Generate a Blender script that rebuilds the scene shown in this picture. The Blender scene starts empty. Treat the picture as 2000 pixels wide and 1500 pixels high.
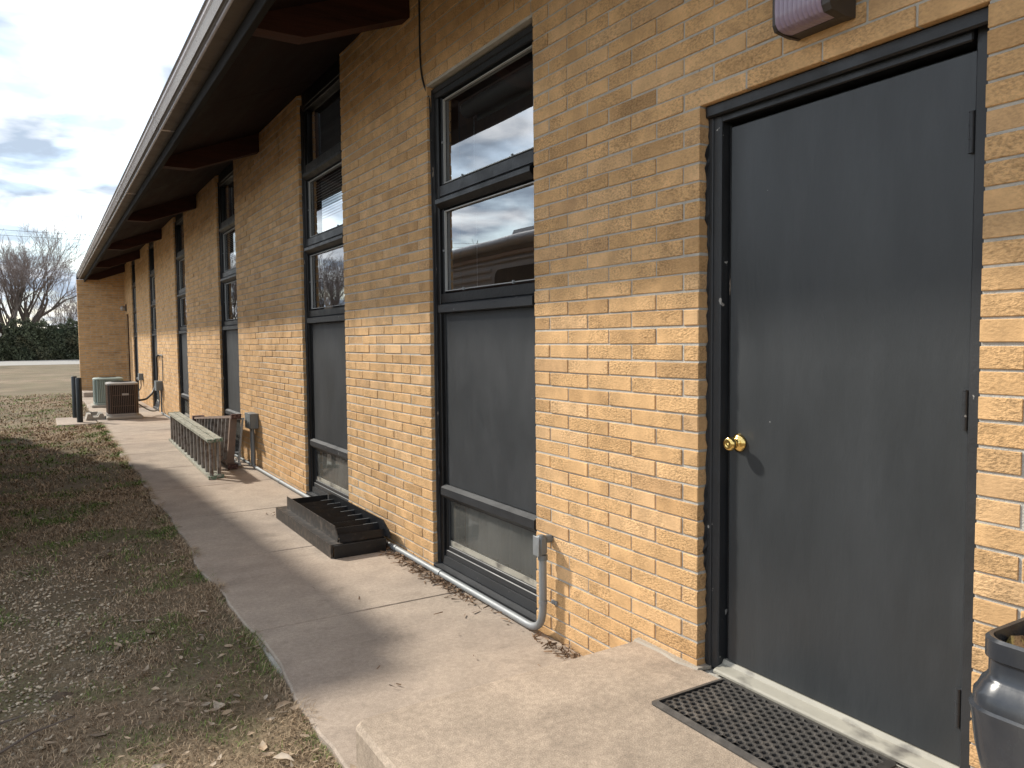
import bpy, math, random
import numpy as np
from mathutils import Matrix, Vector
random.seed(7); rng = np.random.default_rng(7)
sc = bpy.context.scene
COL = sc.collection
# ------------------------------------------------------------------ camera
CX, CY, CZ = -2.1124, 0.0, 1.4747
YAW, PIT, ROL = 0.54644, 0.056589, -0.008933
fw = np.array([math.sin(YAW)*math.cos(PIT), math.cos(YAW)*math.cos(PIT), -math.sin(PIT)])
rt = np.array([math.cos(YAW), -math.sin(YAW), 0.0]); up = np.cross(rt, fw)
r2 = math.cos(ROL)*rt+math.sin(ROL)*up; u2 = -math.sin(ROL)*rt+math.cos(ROL)*up
cd = bpy.data.cameras.new('camera'); cam = bpy.data.objects.new('camera', cd); COL.objects.link(cam)
cam.matrix_world = Matrix(((r2[0], u2[0], -fw[0], CX), (r2[1], u2[1], -fw[1], CY), (r2[2], u2[2], -fw[2], CZ), (0, 0, 0, 1)))
cd.sensor_width = 36.0; cd.lens = 1502.0/2000*36; cd.clip_start = .05; cd.clip_end = 2000
sc.camera = cam
sc.view_settings.view_transform = 'Standard'; sc.view_settings.look = 'None'
sc.view_settings.gamma = 1; sc.view_settings.use_curve_mapping = False
sc.view_settings.exposure = 1.52
# ------------------------------------------------------------------ sun and sky
SUN = Vector((-1.0, 1.6, 1.5)).normalized()          # towards the sun
ELEV = math.asin(SUN.z); AZ = math.atan2(SUN.x, SUN.y)
sl = bpy.data.lights.new('sun', 'SUN'); sl.energy = 1.85; sl.angle = math.radians(2.8); sl.color = (1.0, .94, .84)
so = bpy.data.objects.new('sun', sl); COL.objects.link(so)
so.rotation_euler = SUN.to_track_quat('Z', 'Y').to_euler()
so.location = (-20, 20, 30)
W = bpy.data.worlds.new('World'); sc.world = W; W.use_nodes = True
nt = W.node_tree; N = nt.nodes; N.clear(); LK = nt.links.new
out = N.new('ShaderNodeOutputWorld'); bg = N.new('ShaderNodeBackground'); bg.inputs[1].default_value = .1
sky = N.new('ShaderNodeTexSky'); sky.sky_type = 'NISHITA'; sky.sun_disc = False
sky.sun_elevation = ELEV; sky.sun_rotation = AZ; sky.air_density = 1.2; sky.dust_density = .5
tc = N.new('ShaderNodeTexCoord'); sep = N.new('ShaderNodeSeparateXYZ'); LK(tc.outputs['Generated'], sep.inputs[0])
mz = N.new('ShaderNodeMath'); mz.operation = 'MAXIMUM'; LK(sep.outputs[2], mz.inputs[0]); mz.inputs[1].default_value = 0.0
az = N.new('ShaderNodeMath'); az.operation = 'ADD'; LK(mz.outputs[0], az.inputs[0]); az.inputs[1].default_value = .22
dv = N.new('ShaderNodeVectorMath'); dv.operation = 'DIVIDE'; LK(tc.outputs['Generated'], dv.inputs[0]); LK(az.outputs[0], dv.inputs[1])
cn = N.new('ShaderNodeTexNoise'); cn.inputs['Scale'].default_value = 3.4; cn.inputs['Detail'].default_value = 7; cn.inputs['Roughness'].default_value = .5
LK(dv.outputs[0], cn.inputs['Vector'])
cr = N.new('ShaderNodeValToRGB'); cr.color_ramp.elements[0].position = .36; cr.color_ramp.elements[1].position = .56
cr.color_ramp.elements[0].color = (.5, .5, .5, 1)
LK(cn.outputs[0], cr.inputs[0])
cn2 = N.new('ShaderNodeTexNoise'); cn2.inputs['Scale'].default_value = 3.5; cn2.inputs['Detail'].default_value = 5; cn2.inputs['Distortion'].default_value = .3
mp = N.new('ShaderNodeMapping'); mp.inputs['Location'].default_value = (1.0, 5.2, .4); LK(dv.outputs[0], mp.inputs[0]); LK(mp.outputs[0], cn2.inputs['Vector'])
cc = N.new('ShaderNodeValToRGB'); cc.color_ramp.elements[0].position = .42; cc.color_ramp.elements[1].position = .72
cc.color_ramp.elements[0].color = (1.95, 2.35, 2.9, 1); cc.color_ramp.elements[1].color = (8.0, 7.9, 7.8, 1)
LK(cn2.outputs[0], cc.inputs[0])
mx = N.new('ShaderNodeMix'); mx.data_type = 'RGBA'; LK(cr.outputs[0], mx.inputs[0]); LK(sky.outputs[0], mx.inputs[6]); LK(cc.outputs[0], mx.inputs[7])
LK(mx.outputs[2], bg.inputs[0]); LK(bg.outputs[0], out.inputs[0])

# ------------------------------------------------------------------ helpers
class MB:
    def __init__(s): s.v = []; s.f = []; s.n = 0
    def add(s, v, f):
        s.v.extend([tuple(map(float, q)) for q in v]); s.f.extend([tuple(i+s.n for i in q) for q in f]); s.n = len(s.v); return s
    def box(s, lo, hi):
        x0, y0, z0 = lo; x1, y1, z1 = hi
        return s.add([(x0,y0,z0),(x1,y0,z0),(x1,y1,z0),(x0,y1,z0),(x0,y0,z1),(x1,y0,z1),(x1,y1,z1),(x0,y1,z1)],
              [(0,3,2,1),(4,5,6,7),(0,1,5,4),(1,2,6,5),(2,3,7,6),(3,0,4,7)])
    def cbox(s, lo, hi, b=.003):
        lo = np.array(lo, float); hi = np.array(hi, float); b = min(b, .45*float((hi-lo).min()))
        V = []; idx = {}
        for ix in (0, 1):
            for iy in (0, 1):
                for iz in (0, 1):
                    c = [(lo, hi)[i][a] for a, i in enumerate((ix, iy, iz))]
                    for ax in range(3):
                        p = [c[a] if a == ax else c[a]+(b if (ix, iy, iz)[a] == 0 else -b) for a in range(3)]
                        idx[(ix, iy, iz, ax)] = len(V); V.append(p)
        F = []
        for ax in range(3):
            o = [a for a in range(3) if a != ax]
            for sd in (0, 1):
                q = []
                for (i, j) in ((0,0),(1,0),(1,1),(0,1)):
                    k = [0,0,0]; k[ax] = sd; k[o[0]] = i; k[o[1]] = j; q.append(idx[(*k, ax)])
                flip = (sd == 0) ^ (ax == 1)
                F.append(tuple(q[::-1]) if flip else tuple(q))
        for ax in range(3):                    # edges along ax
            o = [a for a in range(3) if a != ax]
            for i in (0, 1):
                for j in (0, 1):
                    k0 = [0,0,0]; k1 = [0,0,0]
                    k0[ax] = 0; k1[ax] = 1
                    for k in (k0, k1): k[o[0]] = i; k[o[1]] = j
                    q = (idx[(*k0, o[0])], idx[(*k1, o[0])], idx[(*k1, o[1])], idx[(*k0, o[1])])
                    F.append(q)
        for k in ((a, b2, c) for a in (0,1) for b2 in (0,1) for c in (0,1)):
            F.append(tuple(idx[(*k, a)] for a in range(3)))
        return s.add(V, F)
    def tube(s, pts, rad, n=10, cap=True, up0=None):
        pts = [np.array(p, float) for p in pts]
        if not hasattr(rad, '__len__'): rad = [rad]*len(pts)
        V = []; F = []; prev = None
        for i, p in enumerate(pts):
            d = pts[min(i+1, len(pts)-1)]-pts[max(i-1, 0)]; d = d/(np.linalg.norm(d)+1e-12)
            if prev is None:
                a = np.array((0, 0, 1.)) if abs(d[2]) < .9 else np.array((1., 0, 0))
                if up0 is not None: a = np.array(up0, float)
            else: a = prev
            a = a-d*(a@d); a /= np.linalg.norm(a)+1e-12; b = np.cross(d, a); prev = a
            for k in range(n):
                t = 2*math.pi*k/n; V.append(p+rad[i]*(math.cos(t)*a+math.sin(t)*b))
        for i in range(len(pts)-1):
            for k in range(n):
                k2 = (k+1) % n; F.append((i*n+k, i*n+k2, (i+1)*n+k2, (i+1)*n+k))
        if cap: F.append(tuple(range(n))[::-1]); F.append(tuple((len(pts)-1)*n+k for k in range(n)))
        return s.add(V, F)
    def loft(s, rings, cap=True):
        n = len(rings[0]); V = [p for r in rings for p in r]; F = []
        for i in range(len(rings)-1):
            for k in range(n):
                k2 = (k+1) % n; F.append((i*n+k, i*n+k2, (i+1)*n+k2, (i+1)*n+k))
        if cap: F.append(tuple(range(n))[::-1]); F.append(tuple((len(rings)-1)*n+k for k in range(n)))
        return s.add(V, F)
    def lathe(s, prof, c=(0,0,0), axis=2, n=24):
        rings = []
        for r, h in prof:
            ring = []
            for k in range(n):
                t = 2*math.pi*k/n; q = [0,0,0]; o = [a for a in range(3) if a != axis]
                q[axis] = h; q[o[0]] = r*math.cos(t); q[o[1]] = r*math.sin(t)
                ring.append(tuple(q[a]+c[a] for a in range(3)))
            rings.append(ring)
        return s.loft(rings)
    def prism(s, poly, axis, a, b):
        def pt(u, v, t):
            q = [0,0,0]; o = [i for i in range(3) if i != axis]; q[o[0]] = u; q[o[1]] = v; q[axis] = t; return q
        return s.loft([[pt(u, v, a) for u, v in poly], [pt(u, v, b) for u, v in poly]])
    def mesh(s, name, mat, smooth=False):
        me = bpy.data.meshes.new(name); me.from_pydata(s.v, [], s.f)
        import bmesh
        bm = bmesh.new(); bm.from_mesh(me); bmesh.ops.recalc_face_normals(bm, faces=bm.faces); bm.to_mesh(me); bm.free()
        if smooth:
            me.polygons.foreach_set('use_smooth', [True]*len(me.polygons))
            if smooth != 'all':
                me.set_sharp_from_angle(angle=math.radians(38))
        if mat: me.materials.append(mat)
        return me
    def build(s, name, mat, parent=None, smooth=False):
        o = bpy.data.objects.new(name, s.mesh(name, mat, smooth)); COL.objects.link(o)
        if parent: o.parent = parent; o.matrix_parent_inverse = parent.matrix_world.inverted() if parent.type != 'EMPTY' else Matrix.Translation(-Vector(parent.location))
        return o
def tag(o, label=None, cat=None, group=None, kind=None):
    if label: o['label'] = label
    if cat: o['category'] = cat
    if group: o['group'] = group
    if kind: o['kind'] = kind
    return o
def empty(name, loc, label=None, cat=None, group=None):
    o = bpy.data.objects.new(name, None); o.empty_display_size = .1; o.location = loc; COL.objects.link(o); return tag(o, label, cat, group)
def raw(name, V, F, mat, parent=None):
    me = bpy.data.meshes.new(name); V = np.asarray(V, np.float32); F = np.asarray(F, np.int32)
    me.vertices.add(len(V)); me.vertices.foreach_set('co', V.ravel())
    k = F.shape[1]; me.loops.add(F.size); me.loops.foreach_set('vertex_index', F.ravel())
    me.polygons.add(len(F)); me.polygons.foreach_set('loop_start', np.arange(0, F.size, k, dtype=np.int32))
    me.update(calc_edges=True); me.validate()
    if mat: me.materials.append(mat)
    o = bpy.data.objects.new(name, me); COL.objects.link(o)
    if parent: o.parent = parent; o.matrix_parent_inverse = Matrix.Translation(-Vector(parent.location))
    return o
def srgb(r, g, b):
    f = lambda c: (c/255/12.92 if c/255 <= .04045 else ((c/255+.055)/1.055)**2.4)
    return (f(r), f(g), f(b), 1)
def mat(name, col, rough=.6, metal=0., var=.12, vscale=3., bump=0., bscale=60., col2=None, spec=.5, c2scale=1.5, c2range=(.5, .65), streak=None, piece=0., speck=0., chips=None):
    m = bpy.data.materials.new(name); m.use_nodes = True; t = m.node_tree; n = t.nodes; l = t.links.new
    b = n['Principled BSDF']; b.inputs['Roughness'].default_value = rough; b.inputs['Metallic'].default_value = metal; b.inputs['Specular IOR Level'].default_value = spec
    g = n.new('ShaderNodeNewGeometry'); vec = g.outputs['Position']
    if streak:
        mpn = n.new('ShaderNodeMapping'); mpn.inputs['Scale'].default_value = streak; l(vec, mpn.inputs[0]); vec = mpn.outputs[0]
    c = n.new('ShaderNodeRGB'); c.outputs[0].default_value = tuple(col[:3])+(1,)
    cur = c.outputs[0]
    if col2:
        ns = n.new('ShaderNodeTexNoise'); ns.inputs['Scale'].default_value = c2scale; ns.inputs['Detail'].default_value = 6; l(vec, ns.inputs['Vector'])
        rp = n.new('ShaderNodeValToRGB'); rp.color_ramp.elements[0].position = c2range[0]; rp.color_ramp.elements[1].position = c2range[1]; l(ns.outputs[0], rp.inputs[0])
        x = n.new('ShaderNodeMix'); x.data_type = 'RGBA'; l(rp.outputs[0], x.inputs[0]); l(cur, x.inputs[6]); x.inputs[7].default_value = tuple(col2[:3])+(1,); cur = x.outputs[2]
    if var:
        ns = n.new('ShaderNodeTexNoise'); ns.inputs['Scale'].default_value = vscale; ns.inputs['Detail'].default_value = 8; ns.inputs['Roughness'].default_value = .65; l(vec, ns.inputs['Vector'])
        mr = n.new('ShaderNodeMapRange'); mr.inputs[1].default_value = .25; mr.inputs[2].default_value = .75; mr.inputs[3].default_value = 1-var; mr.inputs[4].default_value = 1+var; l(ns.outputs[0], mr.inputs[0])
        x = n.new('ShaderNodeMix'); x.data_type = 'RGBA'; x.blend_type = 'MULTIPLY'; x.inputs[0].default_value = 1; l(cur, x.inputs[6]); l(mr.outputs[0], x.inputs[7]); cur = x.outputs[2]
        rr = n.new('ShaderNodeMapRange'); rr.inputs[1].default_value = .3; rr.inputs[2].default_value = .7; rr.inputs[3].default_value = max(.04, rough-.1); rr.inputs[4].default_value = min(1, rough+.1); l(ns.outputs[0], rr.inputs[0]); l(rr.outputs[0], b.inputs['Roughness'])
    if chips:
        ns = n.new('ShaderNodeTexNoise'); ns.inputs['Scale'].default_value = chips[0]; ns.inputs['Detail'].default_value = 2; l(g.outputs['Position'], ns.inputs['Vector'])
        rp = n.new('ShaderNodeMapRange'); rp.inputs[1].default_value = chips[1]; rp.inputs[2].default_value = chips[1]+.02; l(ns.outputs[0], rp.inputs[0])
        x = n.new('ShaderNodeMix'); x.data_type = 'RGBA'; l(rp.outputs[0], x.inputs[0]); l(cur, x.inputs[6]); x.inputs[7].default_value = chips[2]+(1,); cur = x.outputs[2]
    if speck:
        for sc2, amt in ((190, speck), (45, speck*.6)):
            ns = n.new('ShaderNodeTexNoise'); ns.inputs['Scale'].default_value = sc2; ns.inputs['Detail'].default_value = 4; l(g.outputs['Position'], ns.inputs['Vector'])
            mr = n.new('ShaderNodeMapRange'); mr.inputs[1].default_value = .33; mr.inputs[2].default_value = .67; mr.inputs[3].default_value = 1-amt; mr.inputs[4].default_value = 1+amt; l(ns.outputs[0], mr.inputs[0])
            x = n.new('ShaderNodeMix'); x.data_type = 'RGBA'; x.blend_type = 'MULTIPLY'; x.inputs[0].default_value = 1; l(cur, x.inputs[6]); l(mr.outputs[0], x.inputs[7]); cur = x.outputs[2]
        ns = n.new('ShaderNodeTexNoise'); ns.inputs['Scale'].default_value = 2.3; ns.inputs['Detail'].default_value = 9; ns.inputs['Roughness'].default_value = .7; l(g.outputs['Position'], ns.inputs['Vector'])
        mr = n.new('ShaderNodeMapRange'); mr.inputs[1].default_value = .57; mr.inputs[2].default_value = .72; mr.inputs[3].default_value = 1; mr.inputs[4].default_value = .68; l(ns.outputs[0], mr.inputs[0])
        x = n.new('ShaderNodeMix'); x.data_type = 'RGBA'; x.blend_type = 'MULTIPLY'; x.inputs[0].default_value = 1; l(cur, x.inputs[6]); l(mr.outputs[0], x.inputs[7]); cur = x.outputs[2]
    if piece:
        oi = n.new('ShaderNodeObjectInfo'); ad = n.new('ShaderNodeMath'); ad.operation = 'ADD'; l(oi.outputs['Random'], ad.inputs[0]); l(g.outputs['Random Per Island'], ad.inputs[1])
        fr = n.new('ShaderNodeMath'); fr.operation = 'FRACT'; l(ad.outputs[0], fr.inputs[0])
        mr = n.new('ShaderNodeMapRange'); mr.inputs[3].default_value = 1-piece; mr.inputs[4].default_value = 1+piece; l(fr.outputs[0], mr.inputs[0])
        x = n.new('ShaderNodeMix'); x.data_type = 'RGBA'; x.blend_type = 'MULTIPLY'; x.inputs[0].default_value = 1; l(cur, x.inputs[6]); l(mr.outputs[0], x.inputs[7]); cur = x.outputs[2]
    l(cur, b.inputs['Base Color'])
    if bump:
        ns = n.new('ShaderNodeTexNoise'); ns.inputs['Scale'].default_value = bscale; ns.inputs['Detail'].default_value = 6; l(vec, ns.inputs['Vector'])
        bp = n.new('ShaderNodeBump'); bp.inputs['Strength'].default_value = 1; bp.inputs['Distance'].default_value = bump; l(ns.outputs[0], bp.inputs['Height']); l(bp.outputs[0], b.inputs['Normal'])
    return m
M = {}
# brick: buff clay, rough rug-faced, every brick its own tone
def brick_mat():
    m = bpy.data.materials.new('buff_brick'); m.use_nodes = True; t = m.node_tree; n = t.nodes; l = t.links.new
    b = n['Principled BSDF']; b.inputs['Roughness'].default_value = .88; b.inputs['Specular IOR Level'].default_value = .25
    g = n.new('ShaderNodeNewGeometry'); oi = n.new('ShaderNodeObjectInfo')
    ad = n.new('ShaderNodeMath'); ad.operation = 'ADD'; l(oi.outputs['Random'], ad.inputs[0]); l(g.outputs['Random Per Island'], ad.inputs[1])
    fr = n.new('ShaderNodeMath'); fr.operation = 'FRACT'; l(ad.outputs[0], fr.inputs[0])
    rp = n.new('ShaderNodeValToRGB'); cr_ = rp.color_ramp
    cols = [(0, (.52, .315, .148)), (.18, (.60, .37, .175)), (.45, (.655, .41, .20)), (.7, (.62, .385, .185)), (.86, (.68, .44, .23)), (1, (.55, .34, .17))]
    cr_.elements[0].color = cols[0][1]+(1,); cr_.elements[1].color = cols[-1][1]+(1,)
    for p, c in cols[1:-1]: e = cr_.elements.new(p); e.color = c+(1,)
    l(fr.outputs[0], rp.inputs[0])
    ofs = n.new('ShaderNodeVectorMath'); ofs.operation = 'ADD'; sc_ = n.new('ShaderNodeMath'); sc_.operation = 'MULTIPLY'; l(fr.outputs[0], sc_.inputs[0]); sc_.inputs[1].default_value = 37.
    l(g.outputs['Position'], ofs.inputs[0]); l(sc_.outputs[0], ofs.inputs[1])
    n1 = n.new('ShaderNodeTexNoise'); n1.inputs['Scale'].default_value = 9; n1.inputs['Detail'].default_value = 5; l(ofs.outputs[0], n1.inputs['Vector'])
    n2 = n.new('ShaderNodeTexNoise'); n2.inputs['Scale'].default_value = 105; n2.inputs['Detail'].default_value = 3; n2.inputs['Roughness'].default_value = .6
    mp_ = n.new('ShaderNodeMapping'); mp_.inputs['Scale'].default_value = (1, .75, 1.35); mp_.inputs['Rotation'].default_value = (.35, 0, 0); l(ofs.outputs[0], mp_.inputs[0]); l(mp_.outputs[0], n2.inputs['Vector'])
    r1 = n.new('ShaderNodeMapRange'); r1.inputs[1].default_value = .3; r1.inputs[2].default_value = .7; r1.inputs[3].default_value = .82; r1.inputs[4].default_value = 1.14; l(n1.outputs[0], r1.inputs[0])
    r2_ = n.new('ShaderNodeMapRange'); r2_.inputs[1].default_value = .3; r2_.inputs[2].default_value = .6; r2_.inputs[3].default_value = .58; r2_.inputs[4].default_value = 1.12; l(n2.outputs[0], r2_.inputs[0])
    # some bricks have patches with a strongly dragged face, others are smoother
    n3 = n.new('ShaderNodeTexNoise'); n3.inputs['Scale'].default_value = 5; l(ofs.outputs[0], n3.inputs['Vector'])
    r3 = n.new('ShaderNodeMapRange'); r3.inputs[1].default_value = .38; r3.inputs[2].default_value = .6; r3.inputs[3].default_value = .25; r3.inputs[4].default_value = 1; l(n3.outputs[0], r3.inputs[0])
    mxa = n.new('ShaderNodeMix'); mxa.data_type = 'FLOAT'; l(r3.outputs[0], mxa.inputs[0]); mxa.inputs[2].default_value = 1.; l(r2_.outputs[0], mxa.inputs[3])
    mm = n.new('ShaderNodeMath'); mm.operation = 'MULTIPLY'; l(r1.outputs[0], mm.inputs[0]); l(mxa.outputs[0], mm.inputs[1])
    x = n.new('ShaderNodeMix'); x.data_type = 'RGBA'; x.blend_type = 'MULTIPLY'; x.inputs[0].default_value = 1; l(rp.outputs[0], x.inputs[6]); l(mm.outputs[0], x.inputs[7])
    # long vertical wash marks down the facade
    mp2 = n.new('ShaderNodeMapping'); mp2.inputs['Scale'].default_value = (1, 3.2, .35); l(g.outputs['Position'], mp2.inputs[0])
    n4 = n.new('ShaderNodeTexNoise'); n4.inputs['Scale'].default_value = 1.3; n4.inputs['Detail'].default_value = 5; l(mp2.outputs[0], n4.inputs['Vector'])
    r4 = n.new('ShaderNodeMapRange'); r4.inputs[1].default_value = .3; r4.inputs[2].default_value = .7; r4.inputs[3].default_value = .9; r4.inputs[4].default_value = 1.07; l(n4.outputs[0], r4.inputs[0])
    x2 = n.new('ShaderNodeMix'); x2.data_type = 'RGBA'; x2.blend_type = 'MULTIPLY'; x2.inputs[0].default_value = 1; l(x.outputs[2], x2.inputs[6]); l(r4.outputs[0], x2.inputs[7])
    l(x2.outputs[2], b.inputs['Base Color'])
    bm_ = n.new('ShaderNodeMath'); bm_.operation = 'MULTIPLY'; l(n2.outputs[0], bm_.inputs[0]); l(r3.outputs[0], bm_.inputs[1])
    bp = n.new('ShaderNodeBump'); bp.inputs['Distance'].default_value = .006; bp.inputs['Strength'].default_value = 1.; l(bm_.outputs[0], bp.inputs['Height']); l(bp.outputs[0], b.inputs['Normal'])
    return m
M['brick'] = brick_mat()
M['mortar'] = mat('mortar', (.46, .435, .385), .95, var=.2, vscale=14, bump=.003, bscale=180, spec=.2)
M['paint'] = mat('charcoal_paint', (.027, .029, .032), .45, var=.2, vscale=5, bump=.0008, bscale=90, spec=.45, chips=(26, .735, (.36, .35, .33)))
M['panel'] = mat('charcoal_panel', (.034, .037, .040), .5, var=.05, vscale=2.2, bump=.0025, bscale=5, spec=.4, col2=(.05, .053, .057), c2scale=2.5, c2range=(.5, .8), chips=(48, .795, (.35, .35, .34)), streak=(1, 1.5, .7))
M['doorpaint'] = mat('door_paint', (.033, .0365, .0395), .40, var=.08, vscale=2.0, bump=.0008, bscale=30, spec=.45, col2=(.046, .050, .054), c2scale=5, c2range=(.5, .95), streak=(1, 2.2, .6), chips=(48, .79, (.35, .35, .34)))
M['black_paint_shade'] = mat('black_frame_paint_shade', (.004, .0043, .005), .45, var=.3, vscale=8, bump=.0015, bscale=50)  # black paint of the frames; doubles as painted shade on the door head
M['chipped'] = mat('chipped_black_paint', (.009, .009, .01), .6, var=.3, vscale=10, bump=.004, bscale=60, col2=(.35, .28, .22), c2scale=26, c2range=(.66, .69), streak=(1, 1, .25))
M['trim'] = mat('grey_trim', (.40, .40, .385), .5, var=.1)
M['zinc'] = mat('galvanised', (.27, .285, .29), .55, .35, var=.14, vscale=18, col2=(.25, .26, .27), c2scale=9)
M['greybox'] = mat('grey_box_paint', (.17, .19, .20), .5, .2, var=.1, vscale=8)
M['conc'] = mat('concrete', (.40, .328, .262), .92, var=.18, vscale=4.5, bump=.0016, bscale=320, col2=(.30, .245, .20), c2scale=1.1, c2range=(.45, .75), spec=.2, speck=.16)
M['conc2'] = mat('step_concrete', (.425, .34, .262), .92, var=.2, vscale=6.5, bump=.002, bscale=260, col2=(.32, .26, .20), c2scale=1.7, c2range=(.42, .78), spec=.2, speck=.2)
M['concpale'] = mat('pale_concrete', (.37, .325, .265), .93, var=.12, vscale=6, bump=.004, bscale=90)
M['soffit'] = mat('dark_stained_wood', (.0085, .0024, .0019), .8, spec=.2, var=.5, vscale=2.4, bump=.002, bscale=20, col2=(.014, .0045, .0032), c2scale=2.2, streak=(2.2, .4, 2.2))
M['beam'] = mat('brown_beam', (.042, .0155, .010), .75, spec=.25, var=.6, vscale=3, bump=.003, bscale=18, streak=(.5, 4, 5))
M['fascia'] = mat('black_fascia', (.011, .0095, .009), .85, spec=.2, var=.25, vscale=2, streak=(1, .3, 6))
M['gutter'] = mat('gutter_sky_sheen', (.36, .325, .325), .28, .1, var=.1, vscale=3, streak=(1, .3, 1))  # light colour imitates sky reflected in the brown gutter metal
M['gutterfloor'] = mat('brown_gutter_floor', (.065, .047, .033), .6, .0, var=.22, vscale=3, col2=(.035, .025, .018), c2scale=3, c2range=(.55, .8), streak=(2, 3.2, 1))  # darker brown underside colour with random blotches
M['dark'] = mat('dark_interior', (.05, .035, .028), .8, var=.2)
M['wood'] = mat('interior_wood', (.14, .075, .045), .55, var=.3, vscale=6, streak=(3, 3, .6))
M['curtain'] = mat('grey_curtain', (.33, .33, .31), .9, var=.1, vscale=5, streak=(1, 6, .5))
M['blind'] = mat('blind_slat', (.66, .64, .60), .5, var=.05)
M['white'] = mat('white_paint', (.36, .34, .285), .55, var=.2, vscale=9, col2=(.13, .12, .105), c2scale=13, c2range=(.54, .66), streak=(1, .45, 1))
M['brass'] = mat('brass', (.83, .60, .22), .14, 1., var=.0)
M['blacksteel'] = mat('black_steel', (.010, .0105, .012), .4, .2, var=.4, vscale=7, bump=.0015, bscale=70, col2=(.034, .028, .024), c2scale=26, c2range=(.56, .74))
M['rustysteel'] = mat('worn_steel', (.035, .031, .028), .5, .2, var=.4, vscale=9, bump=.001, bscale=60, col2=(.10, .08, .064), c2scale=22, c2range=(.5, .72))
M['alu'] = mat('dull_aluminium', (.25, .23, .215), .5, .5, var=.3, vscale=12, col2=(.13, .10, .085), c2scale=16)
M['paleladder'] = mat('paint_spattered_rail', (.40, .40, .335), .5, .2, var=.25, vscale=10, col2=(.13, .14, .11), c2scale=24, c2range=(.54, .62))
M['greenend'] = mat('green_end_cap', (.10, .16, .11), .6, var=.4, vscale=24, col2=(.4, .38, .33), c2scale=30)
M['brownladder'] = mat('weathered_brown_rail', (.22, .155, .12), .6, .1, var=.25, vscale=9, col2=(.22, .15, .11), c2scale=9)
M['maroon'] = mat('maroon_foot', (.05, .018, .016), .6, var=.2, col2=(.2, .12, .1), c2scale=40)
M['acbrown'] = mat('brown_enamel', (.03, .017, .012), .42, .1, var=.2)
M['acbrown2'] = mat('brown_wire', (.17, .115, .085), .42, .2, var=.2)
M['acdark'] = mat('coil_dark', (.012, .009, .008), .7, var=.3, vscale=30)
M['acwhite'] = mat('off_white_enamel', (.36, .335, .31), .4, .1, var=.1)
M['acgreen'] = mat('pale_green_enamel', (.30, .35, .31), .42, .1, var=.1)
M['bollard'] = mat('dark_green_black_pipe', (.012, .016, .017), .4, var=.3, vscale=7)
M['rubber'] = mat('black_rubber', (.02, .02, .021), .6, var=.3, vscale=14)
M['matr'] = mat('grey_rubber_mat', (.06, .055, .05), .6, var=.3, vscale=18, col2=(.11, .095, .08), c2scale=9, c2range=(.5, .75))
M['plastic'] = mat('slate_plastic', (.028, .033, .042), .28, var=.3, vscale=4, bump=.001, bscale=14, col2=(.085, .083, .08), c2scale=5, c2range=(.45, .75), streak=(1, 1, .5))
M['soil'] = mat('mossy_soil', (.11, .062, .025), .95, var=.5, vscale=40, bump=.02, bscale=45, col2=(.16, .13, .03), c2scale=20)
M['bronze'] = mat('bronze_housing', (.062, .052, .045), .5, .3, var=.2, vscale=12)
M['lens'] = mat('violet_lens', (.29, .225, .30), .22, 0., var=.08, vscale=9, spec=.7)
M['rv'] = mat('motorhome_skin', (.30, .275, .25), .35, .1, var=.08, vscale=2)
M['rvdark'] = mat('motorhome_dark_glass', (.012, .012, .014), .12, var=.0)
M['rvtrim'] = mat('motorhome_trim', (.25, .17, .11), .4, .1, var=.1)
M['chrome'] = mat('chrome', (.6, .6, .6), .2, 1., var=.05)
M['bark'] = mat('grey_bark', (.15, .12, .10), .9, var=.35, vscale=1.2, bump=.02, bscale=8)
M['twig'] = mat('twig_bark', (.23, .185, .165), .9, var=.2, vscale=.6)
M['road'] = mat('pale_road', (.29, .27, .24), .95, var=.06, vscale=.5)
M['leaf'] = mat('dry_leaf', (.30, .22, .145), .85, var=.3, vscale=30, piece=.45, col2=(.42, .35, .27), c2scale=9)
M['stone'] = mat('pebble', (.44, .36, .26), .8, var=.25, vscale=60, piece=.55)
M['litter'] = mat('brown_litter', (.17, .105, .06), .9, var=.3, vscale=40, piece=.5)
def glass_mat():
    m = bpy.data.materials.new('window_glass'); m.use_nodes = True; t = m.node_tree; n = t.nodes; l = t.links.new; n.remove(n['Principled BSDF'])
    o = n['Material Output']; tr = n.new('ShaderNodeBsdfTransparent'); tr.inputs[0].default_value = (.78, .80, .79, 1)
    gl = n.new('ShaderNodeBsdfGlossy'); gl.inputs['Roughness'].default_value = .006; gl.inputs['Color'].default_value = (.96, .98, 1, 1)
    fr = n.new('ShaderNodeFresnel'); fr.inputs[0].default_value = 4.6
    g = n.new('ShaderNodeNewGeometry'); ns = n.new('ShaderNodeTexNoise'); ns.inputs['Scale'].default_value = 1.4; ns.inputs['Detail'].default_value = 1; l(g.outputs['Position'], ns.inputs['Vector'])
    bp = n.new('ShaderNodeBump'); bp.inputs['Distance'].default_value = .002; bp.inputs['Strength'].default_value = .5; l(ns.outputs[0], bp.inputs['Height']); l(bp.outputs[0], gl.inputs['Normal'])
    x = n.new('ShaderNodeMixShader'); l(fr.outputs[0], x.inputs[0]); l(tr.outputs[0], x.inputs[1]); l(gl.outputs[0], x.inputs[2]); l(x.outputs[0], o.inputs[0]); return m
M['glass'] = glass_mat()
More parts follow.
